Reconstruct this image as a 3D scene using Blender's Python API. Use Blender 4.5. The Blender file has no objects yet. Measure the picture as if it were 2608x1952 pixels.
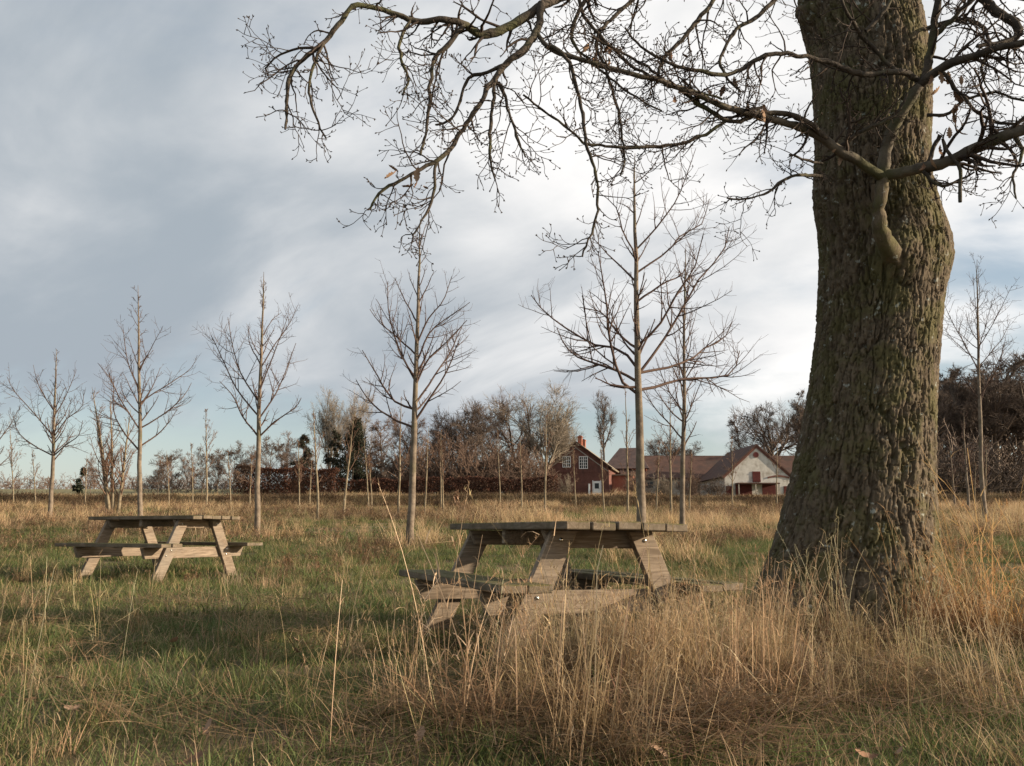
import bpy, math, random
import numpy as np
from mathutils import Vector, Matrix

random.seed(11)
rng = np.random.default_rng(11)
scene = bpy.context.scene
col = scene.collection

# ------------------------------------------------------------------ camera
EYE = 0.70
FPX = 2200.0
PITCH = math.atan(374.0 / FPX)
cam_data = bpy.data.cameras.new('camera')
cam_data.sensor_width = 36.0
cam_data.lens = 36.0 * FPX / 2608.0
cam_data.clip_start = 0.05
cam_data.clip_end = 4000.0
cam = bpy.data.objects.new('camera', cam_data)
cam.location = (0, 0, EYE)
cam.rotation_euler = (math.radians(90) + PITCH, 0, 0)
col.objects.link(cam)
scene.camera = cam

# ------------------------------------------------------------------ sun and sky
SUN_AZ = math.radians(97)      # clockwise from the viewing direction (+Y)
SUN_EL = math.radians(15)
sun_data = bpy.data.lights.new('sun', 'SUN')
sun_data.energy = 5.0
sun_data.angle = math.radians(0.6)
sun_data.color = (1.0, 0.83, 0.62)
sun = bpy.data.objects.new('sun', sun_data)
sdir = Vector((math.sin(SUN_AZ) * math.cos(SUN_EL), math.cos(SUN_AZ) * math.cos(SUN_EL), math.sin(SUN_EL)))
sun.rotation_euler = (-sdir).to_track_quat('-Z', 'Y').to_euler()
sun.location = (30, 0, 20)
col.objects.link(sun)

world = bpy.data.worlds.new('World')
scene.world = world
world.use_nodes = True


class NT:
    """small helper for building node trees"""
    def __init__(self, tree):
        self.t = tree
        tree.nodes.clear()

    def n(self, kind, **kw):
        nd = self.t.nodes.new(kind)
        for k, v in kw.items():
            setattr(nd, k, v)
        return nd

    def link(self, a, b):
        self.t.links.new(a, b)

    def val(self, sock, v):
        if isinstance(v, bpy.types.NodeSocket):
            self.link(v, sock)
        else:
            sock.default_value = v

    def math(self, op, a, b=None, c=None, clamp=False):
        nd = self.n('ShaderNodeMath', operation=op, use_clamp=clamp)
        self.val(nd.inputs[0], a)
        if b is not None:
            self.val(nd.inputs[1], b)
        if c is not None:
            self.val(nd.inputs[2], c)
        return nd.outputs[0]

    def smooth(self, x, lo, hi, a=0.0, b=1.0):
        nd = self.n('ShaderNodeMapRange', interpolation_type='SMOOTHSTEP')
        self.val(nd.inputs[0], x)
        nd.inputs[1].default_value = lo
        nd.inputs[2].default_value = hi
        nd.inputs[3].default_value = a
        nd.inputs[4].default_value = b
        return nd.outputs[0]

    def noise(self, vec, scale, detail=4.0, rough=0.55, dist=0.0):
        nd = self.n('ShaderNodeTexNoise')
        if vec is not None:
            self.link(vec, nd.inputs['Vector'])
        nd.inputs['Scale'].default_value = scale
        nd.inputs['Detail'].default_value = detail
        nd.inputs['Roughness'].default_value = rough
        nd.inputs['Distortion'].default_value = dist
        return nd.outputs['Fac']

    def mix(self, fac, a, b, blend='MIX'):
        nd = self.n('ShaderNodeMix', data_type='RGBA', blend_type=blend)
        self.val(nd.inputs[0], fac)
        for s, v in ((nd.inputs[6], a), (nd.inputs[7], b)):
            if isinstance(v, (tuple, list)):
                s.default_value = (v[0], v[1], v[2], 1)
            else:
                self.link(v, s)
        return nd.outputs[2]

    def mapping(self, vec, loc=(0, 0, 0), rot=(0, 0, 0), scale=(1, 1, 1)):
        nd = self.n('ShaderNodeMapping')
        self.link(vec, nd.inputs[0])
        nd.inputs[1].default_value = loc
        nd.inputs[2].default_value = rot
        nd.inputs[3].default_value = scale
        return nd.outputs[0]


w = NT(world.node_tree)
tc = w.n('ShaderNodeTexCoord')
sep = w.n('ShaderNodeSeparateXYZ')
w.link(tc.outputs['Generated'], sep.inputs[0])
dx, dy, dz = sep.outputs
zpos = w.math('MAXIMUM', dz, 0.0)
zc = w.math('ADD', zpos, 0.42)
comb = w.n('ShaderNodeCombineXYZ')
w.link(w.math('DIVIDE', dx, zc), comb.inputs[0])
w.link(w.math('DIVIDE', dy, zc), comb.inputs[1])
plane = comb.outputs[0]
sky = w.n('ShaderNodeTexSky', sky_type='NISHITA')
sky.sun_disc = False
sky.sun_elevation = SUN_EL
sky.sun_rotation = SUN_AZ
sky.air_density = 1.0
sky.dust_density = 1.6
sky.ozone_density = 1.0
# cloud sheet: long bands, then billows, thinning towards the horizon
turned = w.mapping(plane, loc=(0, 0, 0), rot=(0, 0, math.radians(33)))
m1 = w.mapping(turned, loc=(3.4, 1.2, 0), scale=(0.75, 1.25, 1))
bands = w.noise(m1, 1.9, 8, 0.55, 0.3)
m2 = w.mapping(turned, loc=(7.3, 2.6, 0.4), scale=(0.85, 1.25, 1))
bill = w.noise(m2, 2.3, 8, 0.52, 0.4)
low = w.smooth(dz, 0.03, 0.22)
cov = w.math('ADD', w.math('MULTIPLY', low, 0.62), w.math('MULTIPLY', w.math('SUBTRACT', bands, 0.5), 1.7))
cov = w.math('SUBTRACT', cov, w.math('MULTIPLY', w.smooth(dx, -0.1, 0.35), 0.13))
cover = w.smooth(cov, 0.10, 0.50)
tow = w.smooth(dx, -0.55, 0.75)                      # clouds nearer the sun are brighter
lum = w.math('ADD', w.math('MULTIPLY', w.math('SUBTRACT', bill, 0.5), 2.1), w.math('MULTIPLY', tow, 0.95))
lum = w.smooth(lum, -0.15, 1.02)
ccol = w.mix(lum, (0.395, 0.45, 0.505), (1.06, 1.04, 1.02))
bg_sky = w.n('ShaderNodeBackground')
skyc = w.mix(w.smooth(dz, -0.02, 0.16, 0.5, 0.22), sky.outputs[0], (5.9, 6.45, 6.75))
w.link(skyc, bg_sky.inputs[0])
bg_sky.inputs[1].default_value = 0.078
bg_cl = w.n('ShaderNodeBackground')
w.link(ccol, bg_cl.inputs[0])
bg_cl.inputs[1].default_value = 0.56
mx = w.n('ShaderNodeMixShader')
w.link(cover, mx.inputs[0])
w.link(bg_sky.outputs[0], mx.inputs[1])
w.link(bg_cl.outputs[0], mx.inputs[2])
wo = w.n('ShaderNodeOutputWorld')
w.link(mx.outputs[0], wo.inputs[0])

scene.view_settings.view_transform = 'Standard'
scene.view_settings.look = 'None'
scene.view_settings.exposure = 0.86
scene.view_settings.gamma = 1.0
scene.view_settings.use_curve_mapping = False
scene.cycles.max_bounces = 4
scene.cycles.diffuse_bounces = 2
scene.cycles.glossy_bounces = 1
scene.cycles.transmission_bounces = 2
scene.cycles.transparent_max_bounces = 4


# ------------------------------------------------------------------ helpers
def at(px, py, Y):
    """photograph pixel (2608 wide) at distance Y in front of the camera -> world point"""
    u = (px - 1304.0) / FPX
    v = (976.0 - py) / FPX
    d = np.array([u, math.cos(PITCH) - v * math.sin(PITCH), math.sin(PITCH) + v * math.cos(PITCH)])
    return d * (Y / d[1]) + np.array([0, 0, EYE])


def at2(px, py, Y):
    return at(px * 1.17902, py * 1.17902, Y)


def mesh_np(name, verts, faces, mats=(), smooth=True, attrs=None, midx=None):
    """verts (n,3), faces (m,3) or (m,4) -> mesh data"""
    verts = np.asarray(verts, dtype=np.float32)
    faces = np.asarray(faces, dtype=np.int32)
    me = bpy.data.meshes.new(name)
    k = faces.shape[1]
    me.vertices.add(len(verts))
    me.vertices.foreach_set('co', verts.ravel())
    me.loops.add(faces.size)
    me.loops.foreach_set('vertex_index', faces.ravel())
    me.polygons.add(len(faces))
    me.polygons.foreach_set('loop_start', np.arange(0, faces.size, k, dtype=np.int32))
    me.polygons.foreach_set('loop_total', np.full(len(faces), k, dtype=np.int32))
    me.polygons.foreach_set('use_smooth', np.full(len(faces), smooth, dtype=bool))
    if midx is not None:
        me.polygons.foreach_set('material_index', np.asarray(midx, dtype=np.int32))
    for m in mats:
        me.materials.append(m)
    if attrs:
        for an, (ty, data) in attrs.items():
            a = me.attributes.new(an, ty, 'POINT')
            key = {'FLOAT': 'value', 'FLOAT_VECTOR': 'vector', 'FLOAT_COLOR': 'color', 'INT': 'value'}[ty]
            a.data.foreach_set(key, np.asarray(data, dtype=np.int32 if ty == 'INT' else np.float32).ravel())
    me.update()
    me.validate()
    return me


def link_obj(name, me, parent=None, loc=None, rot=None):
    o = bpy.data.objects.new(name, me)
    col.objects.link(o)
    if parent is not None:
        o.parent = parent
    if loc is not None:
        o.location = loc
    if rot is not None:
        o.rotation_euler = rot
    return o


def tag(o, label=None, cat=None, group=None, kind=None):
    if label:
        o['label'] = label
    if cat:
        o['category'] = cat
    if group:
        o['group'] = group
    if kind:
        o['kind'] = kind
    return o


def empty(name, loc, rotz=0.0, label=None, cat=None, group=None):
    o = bpy.data.objects.new(name, None)
    o.empty_display_size = 0.2
    col.objects.link(o)
    o.location = loc
    o.rotation_euler = (0, 0, rotz)
    return tag(o, label, cat, group)


BOXF = np.array([[0, 3, 2, 1], [4, 5, 6, 7], [0, 1, 5, 4], [1, 2, 6, 5], [2, 3, 7, 6], [3, 0, 4, 7]])


def box_arr(x0, x1, y0, y1, z0, z1):
    return np.array([[x0, y0, z0], [x1, y0, z0], [x1, y1, z0], [x0, y1, z0],
                     [x0, y0, z1], [x1, y0, z1], [x1, y1, z1], [x0, y1, z1]], float)


def box_mesh(name, x0, x1, y0, y1, z0, z1, mat, bev=0.0):
    me = mesh_np(name, box_arr(x0, x1, y0, y1, z0, z1), BOXF, [mat], smooth=False)
    if bev > 0:
        bevel(me, bev)
    return me


def bevel(me, w_, seg=1):
    import bmesh
    bm = bmesh.new()
    bm.from_mesh(me)
    bmesh.ops.bevel(bm, geom=list(bm.edges), offset=w_, segments=seg, affect='EDGES', profile=0.5)
    bm.to_mesh(me)
    bm.free()
    me.update()


def poly_prism(name, pts, y0, y1, mat):
    """polygon in x,z extruded between y0 and y1"""
    n = len(pts)
    v = [(x, y0, z) for x, z in pts] + [(x, y1, z) for x, z in pts]
    f = [list(range(n)), list(range(2 * n - 1, n - 1, -1))]
    for i in range(n):
        j = (i + 1) % n
        f.append([i, i + n, j + n, j])
    me = bpy.data.meshes.new(name)
    me.from_pydata([tuple(map(float, p)) for p in v], [], f)
    import bmesh
    bm = bmesh.new()
    bm.from_mesh(me)
    bmesh.ops.recalc_face_normals(bm, faces=bm.faces)
    bm.to_mesh(me)
    bm.free()
    me.materials.append(mat)
    return me


def nrm(a):
    return a / np.maximum(np.linalg.norm(a, axis=-1, keepdims=True), 1e-9)


def tubes(P, R, sides):
    """P (N,K,3), R (N,K) -> verts, quads"""
    N, K, _ = P.shape
    T = np.empty_like(P)
    T[:, 1:-1] = P[:, 2:] - P[:, :-2]
    T[:, 0] = P[:, 1] - P[:, 0]
    T[:, -1] = P[:, -1] - P[:, -2]
    T = nrm(T)
    mean = nrm(P[:, -1] - P[:, 0])
    ref = np.where(np.abs(mean[:, 2:3]) < 0.8, np.array([[0, 0, 1.0]]), np.array([[1.0, 0, 0]]))
    A = nrm(np.cross(T, ref[:, None, :]))
    B = np.cross(T, A)
    ang = np.linspace(0, 2 * math.pi, sides, endpoint=False)
    V = P[:, :, None, :] + R[:, :, None, None] * (A[:, :, None, :] * np.cos(ang)[None, None, :, None]
                                                  + B[:, :, None, :] * np.sin(ang)[None, None, :, None])
    idx = np.arange(N * K * sides).reshape(N, K, sides)
    a = idx[:, :-1, :]
    b = np.roll(a, -1, axis=2)
    c = idx[:, 1:, :]
    d = np.roll(c, -1, axis=2)
    Q = np.stack([a, b, d, c], -1).reshape(-1, 4)
    return V.reshape(-1, 3), Q


class Bag:
    """collects quad geometry"""
    def __init__(self):
        self.v = []
        self.f = []
        self.m = []
        self.c = []
        self.n = 0

    def add(self, V, F, m=0, c=None):
        V = np.asarray(V, float)
        F = np.asarray(F)
        self.v.append(V)
        self.f.append(F + self.n)
        self.m.append(np.full(len(F), m))
        if c is not None:
            self.c.append(np.broadcast_to(np.asarray(c, float), (len(V), 4)) if np.ndim(c) == 1 else c)
        self.n += len(V)

    def tubes(self, P, R, sides, m=0):
        V, Q = tubes(P, R, sides)
        self.add(V, Q, m)

    def mesh(self, name, mats, smooth=True):
        at_ = {'col': ('FLOAT_COLOR', np.concatenate(self.c))} if self.c else None
        return mesh_np(name, np.concatenate(self.v), np.concatenate(self.f), mats, smooth, at_,
                       np.concatenate(self.m) if len(mats) > 1 else None)


def resample(pts, K):
    """smooth (Catmull-Rom) resample of (x,y,z,r) points"""
    p = np.asarray(pts, float)
    n = len(p)
    q = np.vstack([2 * p[0] - p[1], p, 2 * p[-1] - p[-2]])
    s = np.r_[0, np.cumsum(np.linalg.norm(np.diff(p[:, :3], axis=0), axis=1))]
    t = np.interp(np.linspace(0, s[-1], K), s, np.arange(n))
    i = np.minimum(t.astype(int), n - 2)
    u = (t - i)[:, None]
    p0, p1, p2, p3 = q[i], q[i + 1], q[i + 2], q[i + 3]
    return 0.5 * ((2 * p1) + (-p0 + p2) * u + (2 * p0 - 5 * p1 + 4 * p2 - p3) * u ** 2 + (-p0 + 3 * p1 - 3 * p2 + p3) * u ** 3)


def grow(S, D, L, K, up, wig, rg, up_end=None):
    """N paths from starts S along D, length L: direction bends by up and wiggles"""
    N = len(S)
    P = np.empty((N, K, 3))
    P[:, 0] = S
    d = nrm(D)
    step = (L / (K - 1))[:, None]
    for k in range(1, K):
        f = k / (K - 1)
        g = up if up_end is None else up * (1 - f) + up_end * f
        d = nrm(d + np.array([0, 0, 1.0]) * g + rg.normal(0, wig, (N, 3)))
        P[:, k] = P[:, k - 1] + d * step
    return P


def spawn(P, R, n, t0, t1, ang, angsd, rg, lenf, K, up, wig, rfac, rmin, up_end=None, flat=None):
    """children along parents: lenf(t, parent_len) gives lengths"""
    N, KP, _ = P.shape
    cnt = n if np.ndim(n) else np.full(N, n)
    par = np.repeat(np.arange(N), cnt)
    t = rg.uniform(t0, t1, len(par))
    pos = t * (KP - 1)
    i = np.minimum(pos.astype(int), KP - 2)
    u = (pos - i)[:, None]
    S = P[par, i] * (1 - u) + P[par, i + 1] * u
    T = nrm(P[par, i + 1] - P[par, i])
    rad = R[par, i] * (1 - u[:, 0]) + R[par, i + 1] * u[:, 0]
    Q = nrm(np.cross(T, rg.normal(0, 1, T.shape)))
    if flat is not None:
        Q[:, 2] *= flat
        Q = nrm(Q - T * np.sum(Q * T, 1, keepdims=True))
    a = np.radians(rg.normal(ang, angsd, len(par)))[:, None]
    D = T * np.cos(a) + Q * np.sin(a)
    plen = np.sum(np.linalg.norm(np.diff(P, axis=1), axis=2), axis=1)[par]
    L = lenf(t, plen) * rg.uniform(0.65, 1.25, len(par))
    C = grow(S, D, L, K, up, wig, rg, up_end)
    r0 = np.maximum(rad * rfac, rmin)
    CR = r0[:, None] * np.linspace(1, 0.35, K)[None]
    CR = np.maximum(CR, rmin * 0.6)
    return C, CR


# lattice value noise for building shapes
def vnoise(p, seed=0):
    p = np.asarray(p, float)
    i = np.floor(p).astype(np.int64)
    f = p - i
    f = f * f * (3 - 2 * f)

    def h(a):
        n = (a[..., 0] * 374761393 + a[..., 1] * 668265263 + a[..., 2] * 2147483647 + seed * 974711) & 0xffffffff
        n = ((n ^ (n >> 13)) * 1274126177) & 0xffffffff
        n = (n ^ (n >> 16)) & 0xffffffff
        return n / 4294967295.0
    out = 0
    for cx in (0, 1):
        for cy in (0, 1):
            for cz in (0, 1):
                wgt = (f[..., 0] if cx else 1 - f[..., 0]) * (f[..., 1] if cy else 1 - f[..., 1]) * (f[..., 2] if cz else 1 - f[..., 2])
                out = out + wgt * h(i + np.array([cx, cy, cz]))
    return out


def n2(x, y, s, seed=0):
    x = np.asarray(x, float)
    y = np.asarray(y, float)
    p = np.stack([x * s, y * s, np.zeros_like(x) + seed * 7.31], -1)
    return 0.65 * vnoise(p, seed) + 0.35 * vnoise(p * 2.3 + 5.1, seed + 1)


# terrain: level round the tables, then rising to a low grassy bank, a field beyond it
GY = [-5, 0, 5.4, 8, 10.8, 14, 16, 18.5, 21, 24, 30, 36, 41.5, 42.5, 44.0, 45.5, 48, 115, 150, 200, 400, 3000]
GZ = [-0.03, -0.02, 0.0, 0.05, 0.126, 0.33, 0.42, 0.52, 0.70, 0.88, 1.20, 1.50, 1.72, 1.72, 2.17, 2.23, 2.34, 5.05, 6.6, 7.6, 9, 12]


def sstep(x, a, b):
    t = np.clip((np.asarray(x, float) - a) / (b - a), 0, 1)
    return t * t * (3 - 2 * t)


def ground(x, y):
    x = np.asarray(x, float)
    y = np.asarray(y, float)
    yy = y - 0.9 * (n2(x, y * 0 + 3, 0.09, 5) - 0.5) * sstep(y, 30, 42) * 2
    z = np.interp(yy, GY, GZ)
    z = z + np.clip(y - 47, 0, 110) * 0.0100 * sstep(-x, 14, 34)
    z = z + 0.20 * np.exp(-(((x - 2.35) / 1.25) ** 2 + ((y - 6.2) / 1.15) ** 2))
    near = sstep(y, 1.5, 4) * (1 - sstep(y, 60, 90))
    z = z + near * ((n2(x, y, 0.9, 2) - 0.5) * 0.05 + (n2(x, y, 3.0, 3) - 0.5) * 0.025)
    return z


def gz(x, y):
    return float(ground(np.array([x]), np.array([y]))[0])


def depth_of_base(py):
    """distance at which level ground shows at pixel row py (rows 1290 to 1600)"""
    ys = np.linspace(3, 41.5, 800)
    rows = 1350 - (np.interp(ys, GY, GZ) - EYE) * 2232 / ys
    return float(np.interp(-py, -rows, ys))


# ------------------------------------------------------------------ materials
def make_mat(name, build):
    m = bpy.data.materials.new(name)
    m.use_nodes = True
    t = NT(m.node_tree)
    out = t.n('ShaderNodeOutputMaterial')
    bsdf = t.n('ShaderNodeBsdfPrincipled')
    bsdf.inputs['Specular IOR Level'].default_value = 0.25
    t.link(bsdf.outputs[0], out.inputs[0])
    build(t, bsdf, out)
    return m


def noisy(c1, c2, scale, rough=0.9, detail=5, c3=None, scale3=3.0, bump=0.0, bscale=None, stretch=(1, 1, 1), lo=0.35, hi=0.65):
    def b(t, bsdf, out):
        tcn = t.n('ShaderNodeTexCoord')
        v = t.mapping(tcn.outputs['Object'], scale=stretch)
        f = t.smooth(t.noise(v, scale, detail, 0.6), lo, hi)
        c = t.mix(f, c1, c2)
        if c3 is not None:
            c = t.mix(t.smooth(t.noise(v, scale3, 4, 0.6), 0.5, 0.7), c, c3)
        t.link(c, bsdf.inputs['Base Color'])
        bsdf.inputs['Roughness'].default_value = rough
        if bump:
            bn = t.n('ShaderNodeBump')
            bn.inputs['Strength'].default_value = bump
            bn.inputs['Distance'].default_value = 0.02
            t.link(t.noise(v, bscale or scale * 3, 4, 0.6), bn.inputs['Height'])
            t.link(bn.outputs[0], bsdf.inputs['Normal'])
    return b


def leafy(rough=0.75, transl=0.35, tint_scale=0.0):
    """blade material: colour from the 'col' attribute, tinted per instance"""
    def b(t, bsdf, out):
        a = t.n('ShaderNodeAttribute', attribute_name='col')
        ti = t.n('ShaderNodeAttribute', attribute_name='tint', attribute_type='INSTANCER')
        c = t.mix(1.0, a.outputs['Color'], ti.outputs['Color'], 'MULTIPLY')
        t.link(c, bsdf.inputs['Base Color'])
        bsdf.inputs['Roughness'].default_value = rough
        tr = t.n('ShaderNodeBsdfTranslucent')
        t.link(c, tr.inputs[0])
        ms = t.n('ShaderNodeMixShader')
        ms.inputs[0].default_value = transl
        t.link(bsdf.outputs[0], ms.inputs[1])
        t.link(tr.outputs[0], ms.inputs[2])
        t.link(ms.outputs[0], out.inputs[0])
    return b


def colattr(rough=0.8, transl=0.25):
    def b(t, bsdf, out):
        a = t.n('ShaderNodeAttribute', attribute_name='col')
        t.link(a.outputs['Color'], bsdf.inputs['Base Color'])
        bsdf.inputs['Roughness'].default_value = rough
        tr = t.n('ShaderNodeBsdfTranslucent')
        t.link(a.outputs['Color'], tr.inputs[0])
        ms = t.n('ShaderNodeMixShader')
        ms.inputs[0].default_value = transl
        t.link(bsdf.outputs[0], ms.inputs[1])
        t.link(tr.outputs[0], ms.inputs[2])
        t.link(ms.outputs[0], out.inputs[0])
    return b


def bark_build(t, bsdf, out):
    tcn = t.n('ShaderNodeTexCoord')
    v = tcn.outputs['Object']
    vs = t.mapping(v, scale=(1, 1, 0.35))
    f = t.smooth(t.noise(vs, 22, 6, 0.65), 0.32, 0.68)
    c = t.mix(f, (0.062, 0.047, 0.031), (0.140, 0.108, 0.074))
    moss = t.smooth(t.noise(v, 3.4, 7, 0.7), 0.44, 0.60)
    c = t.mix(t.math('MULTIPLY', moss, 0.75), c, (0.080, 0.074, 0.027))
    li = t.smooth(t.noise(v, 17, 4, 0.6), 0.62, 0.70)
    c = t.mix(t.math('MULTIPLY', li, 0.7), c, (0.34, 0.36, 0.32))
    t.link(c, bsdf.inputs['Base Color'])
    bsdf.inputs['Roughness'].default_value = 0.95
    bn = t.n('ShaderNodeBump')
    bn.inputs['Strength'].default_value = 0.6
    bn.inputs['Distance'].default_value = 0.012
    t.link(t.noise(vs, 75, 5, 0.65), bn.inputs['Height'])
    t.link(bn.outputs[0], bsdf.inputs['Normal'])


def wood_build(top):
    def b(t, bsdf, out):
        tcn = t.n('ShaderNodeTexCoord')
        oi = t.n('ShaderNodeObjectInfo')
        off = t.n('ShaderNodeVectorMath', operation='SCALE')
        off.inputs[0].default_value = (13.1, 7.7, 5.3)
        t.link(oi.outputs['Random'], off.inputs[3])
        ad = t.n('ShaderNodeVectorMath', operation='ADD')
        t.link(tcn.outputs['Object'], ad.inputs[0])
        t.link(off.outputs[0], ad.inputs[1])
        g = t.mapping(ad.outputs[0], scale=(0.8, 9, 9))
        grain = t.noise(g, 5.0, 6, 0.6, 1.2)
        c = t.mix(t.smooth(grain, 0.3, 0.7), (0.125, 0.092, 0.064), (0.275, 0.215, 0.158))
        st = t.noise(ad.outputs[0], 3.0, 4, 0.6)
        c = t.mix(t.smooth(st, 0.45, 0.75, 0, 0.55), c, (0.17, 0.155, 0.132))
        fine = t.noise(t.mapping(ad.outputs[0], scale=(2, 40, 40)), 4.0, 3, 0.5)
        c = t.mix(t.smooth(fine, 0.55, 0.75, 0, 0.35), c, (0.07, 0.048, 0.032))
        if top:
            geo = t.n('ShaderNodeNewGeometry')
            sx = t.n('ShaderNodeSeparateXYZ')
            t.link(geo.outputs['Normal'], sx.inputs[0])
            mo = t.noise(ad.outputs[0], 9.0, 5, 0.65)
            k = t.math('ADD', t.math('MULTIPLY', sx.outputs[2], 0.55), t.math('MULTIPLY', t.math('SUBTRACT', mo, 0.5), 1.4))
            c = t.mix(t.smooth(mo, 0.35, 0.65, 0.25, 0.75), c, (0.085, 0.068, 0.042))
            c = t.mix(t.smooth(k, 0.15, 0.5), c, (0.085, 0.074, 0.024))
        t.link(c, bsdf.inputs['Base Color'])
        bsdf.inputs['Roughness'].default_value = 0.85
        bn = t.n('ShaderNodeBump')
        bn.inputs['Strength'].default_value = 0.45
        bn.inputs['Distance'].default_value = 0.004
        t.link(grain, bn.inputs['Height'])
        t.link(bn.outputs[0], bsdf.inputs['Normal'])
    return b


def flat(c, rough=0.6, metal=0.0):
    def b(t, bsdf, out):
        bsdf.inputs['Base Color'].default_value = (*c, 1)
        bsdf.inputs['Roughness'].default_value = rough
        bsdf.inputs['Metallic'].default_value = metal
    return b


def ground_build(t, bsdf, out):
    tcn = t.n('ShaderNodeTexCoord')
    v = tcn.outputs['Object']
    a = t.smooth(t.noise(v, 1.3, 6, 0.65), 0.35, 0.65)
    c = t.mix(a, (0.085, 0.066, 0.036), (0.15, 0.112, 0.062))
    g = t.smooth(t.noise(v, 0.35, 4, 0.6), 0.42, 0.62)
    c = t.mix(t.math('MULTIPLY', g, 0.6), c, (0.075, 0.085, 0.032))
    sy = t.n('ShaderNodeSeparateXYZ')
    t.link(v, sy.inputs[0])
    far = t.smooth(sy.outputs[1], 17, 34)
    d = t.smooth(t.noise(v, 0.8, 6, 0.7), 0.35, 0.65)
    fc = t.mix(d, (0.20, 0.15, 0.08), (0.31, 0.24, 0.13))
    c = t.mix(far, c, fc)
    beyond = t.smooth(sy.outputs[1], 46, 60)
    e = t.smooth(t.noise(t.mapping(v, scale=(0.3, 1.6, 1)), 0.12, 5, 0.6), 0.35, 0.65)
    bc = t.mix(e, (0.20, 0.165, 0.085), (0.13, 0.125, 0.06))
    c = t.mix(beyond, c, bc)
    t.link(c, bsdf.inputs['Base Color'])
    bsdf.inputs['Roughness'].default_value = 1.0
    bn = t.n('ShaderNodeBump')
    bn.inputs['Strength'].default_value = 0.9
    bn.inputs['Distance'].default_value = 0.05
    t.link(t.noise(v, 14, 6, 0.7), bn.inputs['Height'])
    t.link(bn.outputs[0], bsdf.inputs['Normal'])


M = {}
M['ground'] = make_mat('meadow_soil', ground_build)
M['bark'] = make_mat('oak_bark', bark_build)
M['limb'] = make_mat('oak_limb', noisy((0.034, 0.027, 0.021), (0.075, 0.060, 0.046), 9, c3=(0.075, 0.075, 0.034), scale3=2.5, bump=0.5, bscale=40))
M['limb_pale'] = make_mat('oak_young_limb', noisy((0.065, 0.053, 0.040), (0.135, 0.112, 0.086), 8, c3=(0.065, 0.062, 0.028), scale3=2.5, bump=0.4, bscale=40))
M['twig'] = make_mat('oak_twig', noisy((0.030, 0.021, 0.017), (0.062, 0.044, 0.033), 6))
M['ybark'] = make_mat('young_bark', noisy((0.11, 0.085, 0.064), (0.205, 0.163, 0.122), 7, c3=(0.095, 0.09, 0.045), scale3=1.6, bump=0.3))
M['ytwig'] = make_mat('young_twig', noisy((0.06, 0.037, 0.031), (0.11, 0.072, 0.055), 4))
M['sbark'] = make_mat('sapling_bark', noisy((0.13, 0.10, 0.065), (0.24, 0.195, 0.13), 7))
M['stwig'] = make_mat('sapling_twig', noisy((0.11, 0.062, 0.042), (0.17, 0.105, 0.07), 4))
M['pale_twig'] = make_mat('pale_twig', noisy((0.18, 0.148, 0.115), (0.26, 0.215, 0.165), 1.0))
M['brown_twig'] = make_mat('brown_twig', noisy((0.12, 0.08, 0.06), (0.19, 0.125, 0.09), 1.0))
M['dark_twig'] = make_mat('dark_twig', noisy((0.085, 0.063, 0.050), (0.14, 0.104, 0.082), 1.0))
M['far_bark'] = make_mat('far_bark', noisy((0.11, 0.085, 0.065), (0.17, 0.135, 0.10), 2.0))
M['leafcol'] = make_mat('leaf_colours', colattr())
M['blade'] = make_mat('grass_blade', leafy())
M['wood'] = make_mat('weathered_wood', wood_build(False))
M['wood_top'] = make_mat('mossy_wood', wood_build(True))
M['bolt'] = make_mat('galvanised_bolt', flat((0.62, 0.6, 0.56), 0.25, 1.0))
M['brick'] = make_mat('red_brick', noisy((0.125, 0.056, 0.045), (0.165, 0.076, 0.06), 1.6, c3=(0.10, 0.052, 0.045), scale3=0.7))
M['roof_red'] = make_mat('red_tile_roof', noisy((0.070, 0.040, 0.032), (0.098, 0.054, 0.042), 1.5, c3=(0.06, 0.04, 0.034), scale3=0.6))
M['roof_grey'] = make_mat('grey_roof', noisy((0.19, 0.155, 0.115), (0.27, 0.225, 0.165), 1.5))
M['roof_dark'] = make_mat('dark_roof', noisy((0.085, 0.06, 0.055), (0.12, 0.08, 0.07), 1.5))
M['white_wall'] = make_mat('whitewash', noisy((0.44, 0.42, 0.38), (0.56, 0.54, 0.50), 1.2, c3=(0.30, 0.27, 0.23), scale3=0.9))
M['old_wall'] = make_mat('stained_whitewash', noisy((0.28, 0.25, 0.21), (0.38, 0.34, 0.29), 1.0, c3=(0.24, 0.19, 0.15), scale3=0.8))
M['white_paint'] = make_mat('white_paint', flat((0.8, 0.8, 0.78), 0.5))
M['red_paint'] = make_mat('red_paint', noisy((0.075, 0.02, 0.018), (0.10, 0.028, 0.024), 2.0))
M['glass'] = make_mat('window_glass', flat((0.03, 0.035, 0.04), 0.08))
M['dark_glass'] = make_mat('round_window', flat((0.09, 0.02, 0.02), 0.4))
M['metal'] = make_mat('antenna_metal', flat((0.3, 0.3, 0.3), 0.4, 0.8))
M['clay_and_sunlit'] = make_mat('chimney_and_sunlit_brick', noisy((0.28, 0.10, 0.065), (0.34, 0.13, 0.085), 2.0))  # chimney colour, also painted on wing and porch walls as sunlit brick

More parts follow.
